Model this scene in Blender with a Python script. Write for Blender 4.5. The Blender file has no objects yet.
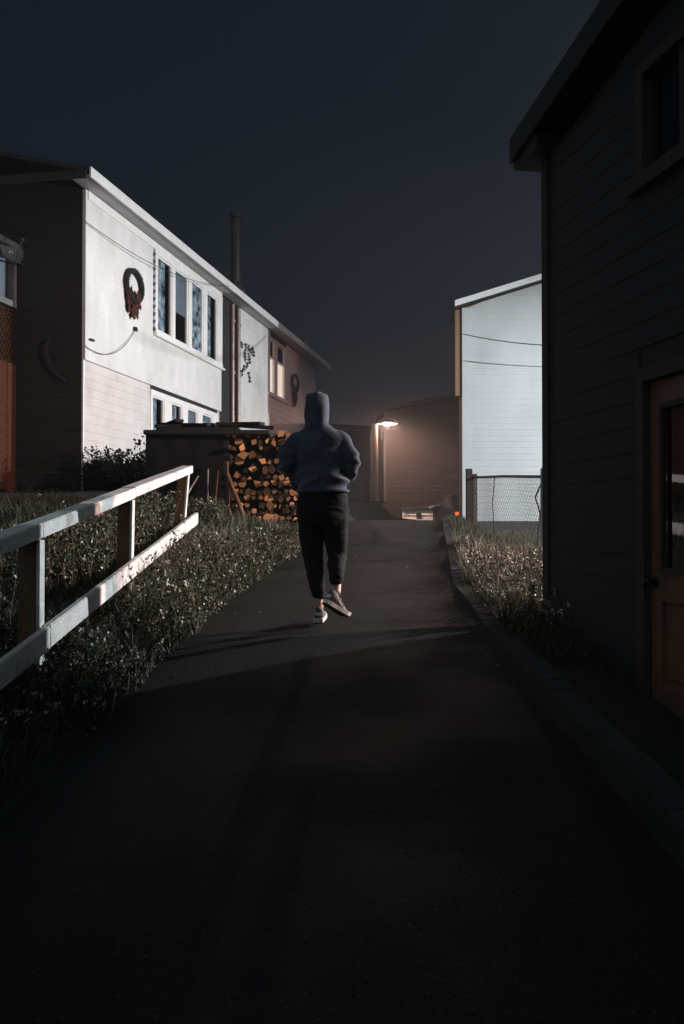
import bpy, bmesh, math, random
import numpy as np
from mathutils import Vector, Matrix, noise as mnoise
R = math.radians
random.seed(7)
rng = np.random.default_rng(11)
scene = bpy.context.scene
COL = scene.collection
CAM_Z = 1.7

# ------------------------------------------------------------------ materials
def new_mat(name):
    m = bpy.data.materials.new(name); m.use_nodes = True
    nt = m.node_tree; b = nt.nodes['Principled BSDF']
    return m, nt, b

def mat(name, c1, c2=None, scale=8.0, rough=0.7, spec=0.3, bump=0.0, bscale=None, metal=0.0,
        stretch=(1, 1, 1), detail=6, rand=0.0, rough2=None, c3=None, s3=1.2):
    """procedural noise-mixed surface"""
    m, nt, b = new_mat(name)
    N, L = nt.nodes, nt.links
    tc = N.new('ShaderNodeTexCoord'); mp = N.new('ShaderNodeMapping')
    mp.inputs['Scale'].default_value = stretch
    L.new(tc.outputs['Object'], mp.inputs['Vector'])
    nz = N.new('ShaderNodeTexNoise'); nz.inputs['Scale'].default_value = scale
    nz.inputs['Detail'].default_value = detail; nz.inputs['Roughness'].default_value = 0.62
    L.new(mp.outputs['Vector'], nz.inputs['Vector'])
    rp = N.new('ShaderNodeValToRGB')
    rp.color_ramp.elements[0].position = 0.33; rp.color_ramp.elements[1].position = 0.68
    rp.color_ramp.elements[0].color = (*c1, 1); rp.color_ramp.elements[1].color = (*(c2 or c1), 1)
    L.new(nz.outputs['Fac'], rp.inputs['Fac'])
    out = rp.outputs['Color']
    if c3:
        n3 = N.new('ShaderNodeTexNoise'); n3.inputs['Scale'].default_value = s3; n3.inputs['Detail'].default_value = 5
        L.new(tc.outputs['Object'], n3.inputs['Vector'])
        r3 = N.new('ShaderNodeValToRGB'); r3.color_ramp.elements[0].position = 0.55; r3.color_ramp.elements[1].position = 0.75
        L.new(n3.outputs['Fac'], r3.inputs['Fac'])
        mx = N.new('ShaderNodeMix'); mx.data_type = 'RGBA'
        L.new(r3.outputs['Color'], mx.inputs['Factor']); L.new(out, mx.inputs['A']); mx.inputs['B'].default_value = (*c3, 1)
        out = mx.outputs['Result']
    if rand:
        oi = N.new('ShaderNodeObjectInfo'); hs = N.new('ShaderNodeHueSaturation')
        mr = N.new('ShaderNodeMapRange'); mr.inputs['To Min'].default_value = 1 - rand; mr.inputs['To Max'].default_value = 1 + rand
        L.new(oi.outputs['Random'], mr.inputs['Value']); L.new(mr.outputs['Result'], hs.inputs['Value'])
        L.new(out, hs.inputs['Color']); out = hs.outputs['Color']
    L.new(out, b.inputs['Base Color'])
    b.inputs['Roughness'].default_value = rough; b.inputs['Metallic'].default_value = metal
    b.inputs['Specular IOR Level'].default_value = spec
    if rough2 is not None:
        mr2 = N.new('ShaderNodeMapRange'); mr2.inputs['To Min'].default_value = rough; mr2.inputs['To Max'].default_value = rough2
        mr2.inputs['From Min'].default_value = 0.35; mr2.inputs['From Max'].default_value = 0.65
        L.new(nz.outputs['Fac'], mr2.inputs['Value']); L.new(mr2.outputs['Result'], b.inputs['Roughness'])
    if bump:
        n2 = N.new('ShaderNodeTexNoise'); n2.inputs['Scale'].default_value = bscale or scale * 3; n2.inputs['Detail'].default_value = 4
        L.new(mp.outputs['Vector'], n2.inputs['Vector'])
        bp = N.new('ShaderNodeBump'); bp.inputs['Strength'].default_value = bump; bp.inputs['Distance'].default_value = 0.02
        L.new(n2.outputs['Fac'], bp.inputs['Height']); L.new(bp.outputs['Normal'], b.inputs['Normal'])
    return m

def emis(name, col, s, base=(0.6, 0.6, 0.6)):
    m, nt, b = new_mat(name)
    b.inputs['Base Color'].default_value = (*base, 1)
    b.inputs['Emission Color'].default_value = (*col, 1); b.inputs['Emission Strength'].default_value = s
    return m

M = {}
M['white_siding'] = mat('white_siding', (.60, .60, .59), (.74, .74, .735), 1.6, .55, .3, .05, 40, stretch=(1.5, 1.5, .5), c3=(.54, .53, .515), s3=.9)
M['lower_siding'] = mat('lower_siding', (.535, .50, .487), (.645, .61, .597), 1.8, .6, .3, .06, 40, c3=(.46, .41, .395), s3=1.1)  # pinkish tint carries the warm lamp's light on the lower wall
M['grey_white_siding'] = mat('grey_white_siding', (.395, .40, .405), (.45, .455, .46), 1.0, .6, .25, .05, 30, stretch=(1.5, 1, .5), c3=(.355, .36, .365), s3=.6)
M['pink_lit_siding'] = mat('pink_lit_siding', (.62, .48, .49), (.72, .57, .58), 1.5, .65, .25, .05, 30)  # pink of the warm lamp is put into the far wall's colour
M['white_paint'] = mat('white_paint', (.70, .70, .69), (.80, .80, .79), 5, .45, .4, .05, 30)
M['worn_white'] = mat('worn_white', (.60, .59, .57), (.80, .79, .77), 9, .6, .3, .25, 60, stretch=(3, .7, 3), c3=(.36, .32, .28), s3=5)
M['bare_wood'] = mat('bare_wood', (.16, .085, .05), (.26, .14, .085), 14, .8, .2, .3, 60, stretch=(4, 4, .6))
M['grey_wood'] = mat('grey_wood', (.30, .25, .21), (.46, .40, .35), 14, .8, .2, .3, 60, stretch=(5, 5, .5))
M['pole_wood'] = mat('pole_wood', (.035, .028, .026), (.06, .048, .044), 8, .85, .2, .25, 40, stretch=(4, 4, .5))
M['dark_wood'] = mat('dark_wood', (.020, .018, .018), (.038, .034, .032), 8, 0.85, .5, .25, 40, stretch=(1, 1, 5))
M['dark_siding'] = mat('dark_siding', (.032, .033, .034), (.038, .0385, .039), 4, .9, .5, .05, 40, stretch=(1, 1, 3), c3=(.044, .042, .041), s3=2.2)
M['dark_trim'] = mat('dark_trim', (.030, .031, .032), (.037, .037, .038), 6, .9, .5, .05)
M['door_wood'] = mat('door_wood', (.18, .082, .05), (.26, .12, .075), 7, .6, .3, .12, 50, stretch=(6, 6, .5), c3=(.14, .08, .058), s3=6)
M['frame_wood'] = mat('frame_wood', (.055, .04, .035), (.08, .06, .052), 7, .8, .4, .12, 50, stretch=(6, 6, .5))
M['brown_board'] = mat('brown_board', (.050, .015, .007), (.085, .026, .012), 6, .8, .2, .2, 40, stretch=(1, 1, 4))
M['shaded_gable'] = mat('shaded_gable', (.010, .0095, .0095), (.02, .0185, .018), 7, 0.9, .5, .3, 30)  # near black in place of shade on the side facing away from the lamps
M['shingle'] = mat('shingle', (.020, .0205, .021), (.03, .0305, .031), 10, .9, .5, .25, 40)
M['soffit'] = mat('soffit', (.34, .34, .34), (.42, .42, .42), 3, .6, .2, .05)
M['concrete'] = mat('concrete', (.026, .025, .025), (.045, .042, .041), 9, .9, .4, .3, 60)
M['foundation'] = mat('foundation', (.014, .014, .014), (.03, .03, .03), 6, 0.9, .5, .3, 30)
M['black_metal'] = mat('black_metal', (.010, .0095, .0095), (.02, .018, .017), 20, .45, .4, .1)
M['galv'] = mat('galv', (.30, .30, .30), (.42, .42, .41), 30, .45, .4, .05, metal=.6)
M['copper_pipe'] = mat('copper_pipe', (.20, .13, .12), (.32, .23, .21), 10, .4, .4, .05, metal=.3)
M['tarp'] = mat('tarp', (.007, .007, .008), (.012, .012, .013), 3, .85, .25, .4, 10)
M['bark'] = mat('bark', (.035, .022, .015), (.075, .048, .032), 20, .9, .1, .5, 40)
M['cut_wood'] = mat('cut_wood', (.52, .21, .08), (.84, .46, .22), 11, .75, .2, .3, 60, rand=.62, c3=(.20, .08, .035), s3=7)
M['soil'] = mat('soil', (.010, .009, .007), (.022, .018, .014), 6, 0.95, .5, .5, 30)
M['grass'] = mat('grass', (.026, .032, .016), (.078, .086, .044), 1.7, .6, .3)
M['dry_grass'] = mat('dry_grass', (.125, .12, .088), (.27, .26, .20), 2.5, .7, .2)
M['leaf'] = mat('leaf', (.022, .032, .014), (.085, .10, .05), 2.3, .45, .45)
M['shade_black_leaf'] = mat('shade_black_leaf', (.004, .006, .004), (.011, .014, .008), 3, .8, .1)  # leaf colour taken near black in place of shade by the wall
M['petal'] = mat('petal', (.50, .36, .33), (.68, .56, .52), 6, .7, .2)
M['stem'] = mat('stem', (.10, .075, .045), (.17, .13, .08), 9, .8, .2)
M['wreath_green'] = mat('wreath_green', (.008, .010, .009), (.02, .023, .021), 30, .85, .2, .3)
M['ribbon'] = mat('ribbon', (.035, .010, .009), (.065, .017, .014), 25, .6, .3)
M['curtain'] = mat('curtain', (.012, .016, .022), (.42, .52, .60), 4.2, .9, .1, stretch=(1, 1, 1.3), detail=1.5)
M['blind'] = mat('blind', (.16, .19, .23), (.20, .235, .28), 2, .9, .1)
M['room_dark'] = mat('room_dark', (.012, .013, .015), (.02, .02, .022), 3, 0.9, .5)
M['lit_curtain'] = emis('lit_curtain', (1.0, .76, .60), 1.35)
M['bulb'] = emis('bulb', (1.0, .60, .46), 1700)
M['tail'] = emis('tail', (1.0, .16, .05), 1.1, (.3, .02, .02))
M['hoodie'] = mat('hoodie', (.060, .076, .108), (.092, .112, .150), 40, .9, .25, .35, 90)
M['jogger'] = mat('jogger', (.009, .0095, .012), (.014, .014, .017), 50, .95, .25, .2, 120)
M['skin'] = mat('skin', (.50, .31, .24), (.60, .38, .30), 15, .5, .3)
M['shoe'] = mat('shoe', (.05, .047, .048), (.24, .22, .215), 28, .7, .2, .2)
M['shoe_sole'] = mat('shoe_sole', (.72, .70, .68), (.84, .82, .80), 30, .6, .3)
M['outsole'] = mat('outsole', (.012, .012, .013), (.025, .025, .025), 60, .8, .2, .4)
M['car_paint'] = mat('car_paint', (.05, .05, .055), (.06, .06, .065), 3, .25, .5)
M['chrome'] = mat('chrome', (.6, .6, .6), (.7, .7, .7), 3, .2, .5, metal=1)
M['dish'] = mat('dish', (.03, .03, .03), (.05, .05, .05), 4, .6, .3)
M['far_siding'] = mat('far_siding', (.013, .010, .0095), (.02, .0155, .0145), 2, .85, .2)
M['far_grey'] = mat('far_grey', (.12, .12, .125), (.17, .17, .175), 2, .8, .2)
M['bin'] = mat('bin', (.012, .012, .013), (.02, .02, .02), 6, 0.75, .5)

def glass_mat():
    m, nt, b = new_mat('window_glass')
    N, L = nt.nodes, nt.links
    tr = N.new('ShaderNodeBsdfTransparent'); tr.inputs['Color'].default_value = (.86, .9, .92, 1)
    gl = N.new('ShaderNodeBsdfGlossy'); gl.inputs['Roughness'].default_value = .03
    mx = N.new('ShaderNodeMixShader'); lw = N.new('ShaderNodeLayerWeight'); lw.inputs['Blend'].default_value = .5
    pw = N.new('ShaderNodeMath'); pw.operation = 'POWER'; pw.inputs[1].default_value = 4; L.new(lw.outputs['Facing'], pw.inputs[0])
    fr = N.new('ShaderNodeMath'); fr.operation = 'MULTIPLY_ADD'; fr.inputs[1].default_value = .8; fr.inputs[2].default_value = .04; L.new(pw.outputs[0], fr.inputs[0])
    L.new(fr.outputs[0], mx.inputs[0]); L.new(tr.outputs[0], mx.inputs[1]); L.new(gl.outputs[0], mx.inputs[2])
    L.new(mx.outputs[0], N['Material Output'].inputs['Surface'])
    return m
M['glass'] = glass_mat()

def asphalt_mat():
    m, nt, b = new_mat('wet_asphalt')
    N, L = nt.nodes, nt.links
    tc = N.new('ShaderNodeTexCoord')
    v = N.new('ShaderNodeTexVoronoi'); v.inputs['Scale'].default_value = 95
    v2 = N.new('ShaderNodeTexVoronoi'); v2.inputs['Scale'].default_value = 150
    n = N.new('ShaderNodeTexNoise'); n.inputs['Scale'].default_value = 1.1; n.inputs['Detail'].default_value = 7
    n2 = N.new('ShaderNodeTexNoise'); n2.inputs['Scale'].default_value = 160
    for x in (v, v2, n, n2): L.new(tc.outputs['Object'], x.inputs['Vector'])
    rp = N.new('ShaderNodeValToRGB')
    e = rp.color_ramp.elements
    e[0].position = 0; e[0].color = (.015, .0150, .0152, 1); e[1].position = 1; e[1].color = (.07, .06, .056, 1)
    k = e.new(.82); k.color = (.020, .0180, .0178, 1)
    k = e.new(.96); k.color = (.028, .0235, .0225, 1)
    # stones: every voronoi cell its own tone
    sep = N.new('ShaderNodeSeparateColor'); L.new(v.outputs['Color'], sep.inputs[0])
    L.new(sep.outputs[0], rp.inputs['Fac'])
    L.new(rp.outputs['Color'], b.inputs['Base Color'])
    mr = N.new('ShaderNodeMapRange'); mr.inputs['From Min'].default_value = .38; mr.inputs['From Max'].default_value = .66
    mr.inputs['To Min'].default_value = .6; mr.inputs['To Max'].default_value = .85
    L.new(n.outputs['Fac'], mr.inputs['Value'])
    L.new(mr.outputs['Result'], b.inputs['Roughness'])
    b.inputs['Specular IOR Level'].default_value = .13
    ad = N.new('ShaderNodeMath'); ad.operation = 'ADD'
    L.new(v.outputs['Distance'], ad.inputs[0]); L.new(v2.outputs['Distance'], ad.inputs[1])
    bp = N.new('ShaderNodeBump'); bp.inputs['Strength'].default_value = .55; bp.inputs['Distance'].default_value = .009
    bp.invert = True
    L.new(ad.outputs[0], bp.inputs['Height'])
    bp2 = N.new('ShaderNodeBump'); bp2.inputs['Strength'].default_value = .1; bp2.inputs['Distance'].default_value = .01
    L.new(n.outputs['Fac'], bp2.inputs['Height']); L.new(bp.outputs['Normal'], bp2.inputs['Normal'])
    L.new(bp2.outputs['Normal'], b.inputs['Normal'])
    return m
M['asphalt'] = asphalt_mat()

# ------------------------------------------------------------------ object helpers
def link_mesh(name, me, parent=None, mats=()):
    o = bpy.data.objects.new(name, me); COL.objects.link(o)
    for x in mats: me.materials.append(M[x] if isinstance(x, str) else x)
    if parent is not None: o.parent = parent
    return o

def tag(o, label=None, cat=None, group=None, kind=None):
    if label: o['label'] = label
    if cat: o['category'] = cat
    if group: o['group'] = group
    if kind: o['kind'] = kind
    return o

def thing(name, label, cat, group=None, loc=None, rot=None):
    o = bpy.data.objects.new(name, None); COL.objects.link(o); o.empty_display_size = .2
    if loc is not None: o.location = loc
    if rot is not None: o.rotation_euler = rot
    return tag(o, label, cat, group)

def copy_tree(o, parent=None):
    c = o.copy(); COL.objects.link(c)
    if parent is not None: c.parent = parent
    for ch in list(o.children): copy_tree(ch, c)
    return c

class MB:
    """collects shapes in a bmesh; build() links them as ONE object"""
    def __init__(s, frame=None): s.bm = bmesh.new(); s.F = frame
    def _t(s, p): return s.F(*p) if s.F else Vector(p)
    def quad(s, pts, mi=0):
        f = s.bm.faces.new([s.bm.verts.new(s._t(p)) for p in pts]); f.material_index = mi; return f
    def box(s, lo, hi, mi=0, bev=0.0):
        x0, y0, z0 = lo; x1, y1, z1 = hi
        P = [(x0, y0, z0), (x1, y0, z0), (x1, y1, z0), (x0, y1, z0), (x0, y0, z1), (x1, y0, z1), (x1, y1, z1), (x0, y1, z1)]
        V = [s.bm.verts.new(s._t(p)) for p in P]
        fs = []
        for q in ((0, 3, 2, 1), (4, 5, 6, 7), (0, 1, 5, 4), (1, 2, 6, 5), (2, 3, 7, 6), (3, 0, 4, 7)):
            f = s.bm.faces.new([V[i] for i in q]); f.material_index = mi; fs.append(f)
        if bev:
            es = list({e for f in fs for e in f.edges})
            bmesh.ops.bevel(s.bm, geom=es, offset=bev, segments=2, affect='EDGES', material=mi)
        return s
    def prism(s, poly, a, b, mi=0):
        """poly: list of (u,v,w) points; b-a offset vector extrusion"""
        d = Vector(b)
        A = [s.bm.verts.new(s._t(p)) for p in poly]
        B = [s.bm.verts.new(s._t(tuple(Vector(p) + d))) for p in poly]
        n = len(poly)
        for f in ([A[i] for i in range(n)][::-1], B): s.bm.faces.new(f).material_index = mi
        for i in range(n):
            s.bm.faces.new([A[i], A[(i + 1) % n], B[(i + 1) % n], B[i]]).material_index = mi
        return s
    def tube(s, pts, r, n=8, mi=0, cap=True):
        pts = [Vector(s._t(p)) for p in pts]
        rad = r if isinstance(r, (list, tuple)) else [r] * len(pts)
        rings = []
        ref = None
        for i, p in enumerate(pts):
            t = (pts[min(i + 1, len(pts) - 1)] - pts[max(i - 1, 0)]).normalized()
            if ref is None: ref = t.orthogonal().normalized()
            ref = (ref - t * ref.dot(t)).normalized()
            bi = t.cross(ref)
            rr = rad[i]; rx, ry = rr if isinstance(rr, tuple) else (rr, rr)
            rings.append([s.bm.verts.new(p + ref * math.cos(a) * rx + bi * math.sin(a) * ry)
                          for a in [2 * math.pi * k / n for k in range(n)]])
        for i in range(len(rings) - 1):
            for k in range(n):
                s.bm.faces.new([rings[i][k], rings[i][(k + 1) % n], rings[i + 1][(k + 1) % n], rings[i + 1][k]]).material_index = mi
        if cap:
            s.bm.faces.new(rings[0][::-1]).material_index = mi; s.bm.faces.new(rings[-1]).material_index = mi
        return s
    def rings(s, rings, n=24, mi=0):
        """horizontal-ish ellipses: (cx,cy,cz,rx,ry)"""
        R_ = []
        for (cx, cy, cz, rx, ry) in rings:
            R_.append([s.bm.verts.new(s._t((cx + rx * math.cos(2 * math.pi * k / n), cy + ry * math.sin(2 * math.pi * k / n), cz))) for k in range(n)])
        for i in range(len(R_) - 1):
            for k in range(n):
                s.bm.faces.new([R_[i][k], R_[i][(k + 1) % n], R_[i + 1][(k + 1) % n], R_[i + 1][k]]).material_index = mi
        s.bm.faces.new(R_[0][::-1]).material_index = mi; s.bm.faces.new(R_[-1]).material_index = mi
        return s
    def mesh(s, name, smooth=False):
        bmesh.ops.recalc_face_normals(s.bm, faces=s.bm.faces)
        me = bpy.data.meshes.new(name); s.bm.to_mesh(me); s.bm.free()
        if smooth:
            me.polygons.foreach_set('use_smooth', [True] * len(me.polygons))
        return me
    def build(s, name, mats, parent=None, smooth=False):
        return link_mesh(name, s.mesh(name, smooth), parent, mats if isinstance(mats, (list, tuple)) else [mats])

def siding(mb, u0, u1, z0, z1, lap=.115, d=.014, w=0.0, holes=()):
    """clapboards in a (u, z, w) frame: each course leans out at its lower edge; holes are (u0,u1,z0,z1)"""
    n = max(1, round((z1 - z0) / lap)); h = (z1 - z0) / n
    for i in range(n):
        a, b = z0 + i * h, z0 + (i + 1) * h
        spans = [(u0, u1)]
        for (p, q, r, t) in holes:
            if b > r + 1e-4 and a < t - 1e-4:
                ns = []
                for (s_, e_) in spans:
                    if q <= s_ or p >= e_: ns.append((s_, e_)); continue
                    if p > s_: ns.append((s_, p))
                    if q < e_: ns.append((q, e_))
                spans = ns
        for (s_, e_) in spans:
            mb.quad([(s_, a, w + d), (e_, a, w + d), (e_, b, w + .002), (s_, b, w + .002)])
            mb.quad([(s_, a, w), (e_, a, w), (e_, a, w + d), (s_, a, w + d)])

# ------------------------------------------------------------------ terrain
def zr(y):
    if y < 13: return .12 * y
    if y < 18: t = y - 13; return 1.56 + .12 * t - .012 * t * t
    if y < 30: return 1.86 - .004 * (y - 18)
    return 1.812 - .008 * (min(y, 90) - 30)
LX = [(-30, -2.2), (0, -1.62), (3, -1.55), (6.8, -1.31), (8.95, -1.09), (12.3, -.52), (17, .12), (24, .35), (34, .5), (60, .6), (250, 1)]
RX = [(-30, 2.2), (0, 1.5), (3, 1.4), (6.07, 1.22), (7.83, 1.10), (9.7, 1.06), (14.5, 1.45), (18, 1.78), (24, 2.2), (34, 3.2), (60, 6), (250, 9)]
def itp(T, y):
    for (a, p), (b, q) in zip(T, T[1:]):
        if y <= b:
            t = max(0, (y - a) / (b - a)); return p + (q - p) * t
    return T[-1][1]
def sm(t): t = max(0., min(1., t)); return t * t * (3 - 2 * t)
def ground_z(x, y):
    z = zr(y); l, r = itp(LX, y), itp(RX, y)
    nz = .05 * mnoise.noise(Vector((x * .9, y * .9, 0))) + .02 * mnoise.noise(Vector((x * 3, y * 3, 4)))
    if x < l:
        e = l - x
        return z + .0 + .03 * sm(e / .1) + .20 * sm(e / 1.2) * (1 - .5 * sm((6 - y) / 4)) + .26 * sm((e - .9) / 3) + nz * sm(e / .3)
    if x > r:
        e = x - r
        f = sm((9 - y) / 4)
        return z + .015 - .32 * f * sm((e - .3) / .8) - (.05 + .21 * sm((y - 9) / 8)) * sm((e - .2) / .6) * (1 - f) + nz * sm((e - .2) / .3)
    return z - .10 * sm(min(x - l, (r - x) * .7 + .0) / .3)

def axis(fine0, fine1, step, far, k=1.22):
    a = list(np.arange(fine0, fine1 + 1e-6, step)); s = step
    x = fine1
    while x < far: s *= k; x = min(far, x + s); a.append(x)
    x = fine0; s = step
    while x > -far: s *= k; x = max(-far, x - s); a.insert(0, x)
    return a
xs = axis(-7, 6, .14, 230); ys = axis(-1, 20, .16, 230)
V = []; F = []
for j, y in enumerate(ys):
    for x in xs:
        V.append((x, y, ground_z(x, y)))
nx = len(xs)
for j in range(len(ys) - 1):
    for i in range(nx - 1):
        F.append((j * nx + i, j * nx + i + 1, (j + 1) * nx + i + 1, (j + 1) * nx + i))
me = bpy.data.meshes.new('ground'); me.from_pydata(V, [], F)
me.polygons.foreach_set('use_smooth', [True] * len(F))
tag(link_mesh('ground', me, None, ['soil']), kind='structure')

# lane: a strip of asphalt with slightly ragged left edge
V = []; F = []; NC = 15
ry = list(np.arange(-12, 22, .2)) + [24, 27, 30, 34, 40, 48, 60, 80, 110]
for y in ry:
    l = itp(LX, y) - .3; r = itp(RX, y) + .08
    for k in range(NC):
        t = k / (NC - 1); x = l + (r - l) * t
        V.append((x, y, zr(y) + .03 * max(0, math.sin(math.pi * (t * 1.2 - .12))) - .012 + .0025 * mnoise.noise(Vector((x * 1.3, y * 1.3, 9)))))
for j in range(len(ry) - 1):
    for k in range(NC - 1):
        a = j * NC + k; F.append((a, a + 1, a + NC + 1, a + NC))
me = bpy.data.meshes.new('lane'); me.from_pydata(V, [], F); me.polygons.foreach_set('use_smooth', [True] * len(F))
tag(link_mesh('lane', me, None, ['asphalt']), kind='structure')

# kerb on the right
mb = MB()
ky = [y for y in ry if -12 <= y <= 40]
for a, b in zip(ky, ky[1:]):
    ra, rb = itp(RX, a), itp(RX, b); za, zb = zr(a), zr(b)
    wob = .012 * math.sin(a * 3.1)
    g = .006 if int(a * 5) % 9 else .012
    P0 = [(ra, a + g, za - .1), (ra + .02, a + g, za + .03 + wob), (ra + .17, a + g, za + .034 + wob), (ra + .18, a + g, za - .1)]
    P1 = [(rb, b, zb - .1), (rb + .02, b, zb + .03 + wob), (rb + .17, b, zb + .034 + wob), (rb + .18, b, zb - .1)]
    for k in range(3): mb.quad([P0[k], P0[k + 1], P1[k + 1], P1[k]])
    mb.quad(P0); mb.quad(P1[::-1])
tag(mb.build('kerb', 'concrete'), kind='structure')

# ------------------------------------------------------------------ LEFT HOUSE
WU = Vector((.1848, .9828, 0)); WN = Vector((.9828, -.1848, 0)); WC = Vector((-4.63, 18.0, 0)) - WN * .07
def LW(u, z, w): return WC + WU * u + WN * w + Vector((0, 0, z))      # along the wall, up, out
def s_of(px, w=.06):
    k = (px - 342) / 1000; return (k * (WC.y - .1848 * w) - WC.x - .9828 * w) / (.1848 - .9828 * k)
def z_of(px, py): return CAM_Z + (530 - py) / 1000 * (18 + .9828 * s_of(px))
house = thing('white_house', 'long two-storey white clapboard house with lit long side above the lane', 'house')
Z0, ZB, ZT = 1.9, 4.78, 7.87
L1, L2, L3 = s_of(221), s_of(270), s_of(316)
def win_span(p): return [(s_of(a), s_of(b)) for a, b in p]
UP = win_span([(156, 170.5), (173.6, 186.8), (190.4, 202), (205.8, 216.3)])
LO = win_span([(154, 165.5), (173, 183.4), (189, 199), (203.6, 213.8)])
uh = (s_of(153.5), s_of(221), 5.90, 7.74); lh = (s_of(152), s_of(219), 3.25, 4.70)
mb = MB(LW); siding(mb, 0.0, L1, ZB, ZT, .125, .0045, .06, [uh])
# upper storey returns and underside
mb.quad([(0, ZB, 0), (L1, ZB, 0), (L1, ZB, .06), (0, ZB, .06)]); mb.quad([(0, ZB, 0), (0, ZB, .06), (0, ZT, .06), (0, ZT, 0)])
mb.build('upper_wall', 'white_siding', house)
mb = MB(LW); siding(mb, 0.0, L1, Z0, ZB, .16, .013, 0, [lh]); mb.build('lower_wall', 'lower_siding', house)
mb = MB(LW); siding(mb, s_of(240), L2, Z0, ZT, .2, .008, .05); mb.quad([(s_of(240), Z0, 0), (s_of(240), ZT, 0), (s_of(240), ZT, .05), (s_of(240), Z0, .05)])
mb.build('middle_wall', 'white_siding', house)
fw = (s_of(267.5), s_of(287.5), 5.9, 7.72)
mb = MB(LW); siding(mb, L2, L3, Z0, ZT, .18, .016, 0, [fw]); mb.build('far_wall', 'pink_lit_siding', house)
# hidden core so that the house is solid, with window rooms left open
mb = MB(LW)
def core(u0, u1, hs):
    us = sorted({u0, u1, *[h[0] for h in hs], *[h[1] for h in hs]})
    for a, b in zip(us, us[1:]):
        zs = [(Z0, ZT)]
        for h in hs:
            if a >= h[0] - 1e-6 and b <= h[1] + 1e-6:
                zs = [q for (p, r) in zs for q in ((p, min(r, h[2])), (max(p, h[3]), r)) if q[1] > q[0] + 1e-4]
        for (p, r) in zs: mb.box((a, p, -.3), (b, r, -.004))
core(0.0, L1, [uh, lh]); core(L1, L3, [fw])
mb.box((.3, Z0, -9.0), (L3, ZT, -1.2)); mb.build('room_core', 'room_dark', house)
# gable end: its shade is put into the near-black courses
mb = MB(LW)
for i in range(30):
    a = Z0 + i * .2; b = a + .2
    if a > ZT - .01: break
    b = min(b, ZT)
    mb.quad([(-.016, a, .0), (-.016, a, -9), (-.003, b, -9), (-.003, b, .0)]); mb.quad([(0, a, .0), (0, a, -9), (-.016, a, -9), (-.016, a, 0)])
mb.prism([(-.012, ZT, 0.02), (-.012, ZT + 1.08, -4.5), (-.012, ZT, -9.0)], 0, (.3, 0, 0))
mb.build('gable_wall', 'shaded_gable', house)
# corner boards and trim
mb = MB(LW); mb.box((-.004, Z0, .0), (.055, ZB - .004, .03)); mb.build('corner_board', 'white_paint', house)
mb = MB(LW); mb.box((.07, ZT - .16, .062), (L1, ZT, .085)); mb.build('frieze_board', 'white_paint', house)
mb = MB(LW); mb.box((L3 - .09, Z0, -.05), (L3 + .02, ZT, .03)); mb.build('far_corner_board', 'pink_lit_siding', house)
# roof: two slopes with soffit and fascia
ov, q0, q1 = .41, .6, .95
mb = MB(LW)
def slope(w): return (-w + ov) * .24
prof = [(ov, 8.02), (-4.5, 8.02 + 4.91 * .24), (-9.4, 8.02), (-9.4, 7.94), (-4.5, 7.94 + 4.91 * .24), (ov, 7.94)]
mb.prism([(-q0, z + .012, w) for w, z in prof], 0, (L3 + q0 + q1, 0, 0)); roof = mb.build('roof', 'shingle', house)
mb = MB(LW); mb.box((-q0 - .004, 7.865, ov), (L3 + q1, 8.045, ov + .03)); mb.build('fascia', 'white_paint', house)
mb = MB(LW); mb.box((-q0, 7.885, .03), (L3 + q1, 7.91, ov - .002)); 
mb.box((1.6, 7.88, .20), (8.2, 7.8845, .235)); mb.build('soffit', 'soffit', house)
mb = MB(LW); mb.box((-q0 - .03, 7.84, -9.4), (-q0 - .005, 7.99, ov - .05)); mb.build('rake_board', 'shingle', house)

def window(parent, hole, panes, zb, zt, w, mats, curtains, name='window'):
    u0, u1, a, b = hole
    f = MB(LW); th = .075
    # frame: butted pieces
    f.box((u0, zt, w - .05), (u1, b, w + .035)); f.box((u0, a, w - .05), (u1, zb, w + .045))
    edges = [u0] + [e for p in panes for e in p] + [u1]
    for i in range(0, len(edges), 2): f.box((edges[i], zb, w - .05), (edges[i + 1], zt, w + .03))
    fr = f.build(name, mats, parent)
    s = MB(LW); s.box((u0 - .05, a - .05, w + .012), (u1 + .05, a - .001, w + .09)); s.build('sill', mats, fr)
    for (p, q), cu in zip(panes, curtains):
        sash = MB(LW); t = .035
        sash.box((p, zb, w - .03), (q, zb + t, w + .004)); sash.box((p, zt - t, w - .03), (q, zt, w + .004))
        sash.box((p, zb + t, w - .03), (p + t, zt - t, w + .004)); sash.box((q - t, zb + t, w - .03), (q, zt - t, w + .004))
        sash.build('sash', 'white_paint' if mats != 'frame_wood' else mats, fr)
        g = MB(LW); g.quad([(p + t, zb + t, w - .018), (q - t, zb + t, w - .018), (q - t, zt - t, w - .018), (p + t, zt - t, w - .018)])
        g.build('pane', 'glass', fr)
        if cu: cu(fr, p, q, zb, zt, w - .055)
    return fr
def lace(side):
    def fn(par, p, q, zb, zt, w):
        c = MB(LW); n = 26; rows = 40
        wd = (q - p) * {0: .62, 2: .92, 3: .5}[side]
        a = p
        cols = []
        for j in range(rows + 1):
            z = zb + (zt - zb) * j / rows
            # scalloped drape edge
            ext = wd + .05
            cols.append([(a + ext * i / n, z, w + .014 * math.sin(i * 1.3)) for i in range(n + 1)])
        for j in range(rows):
            for i in range(n): c.quad([cols[j][i], cols[j][i + 1], cols[j + 1][i + 1], cols[j + 1][i]])
        c.build('curtain', 'curtain', par, True)
    return fn
def blind(par, p, q, zb, zt, w):
    c = MB(LW); c.box((p, zb + (zt - zb) * .42, w - .01), (q, zt, w)); c.build('blind', 'blind', par)
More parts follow.
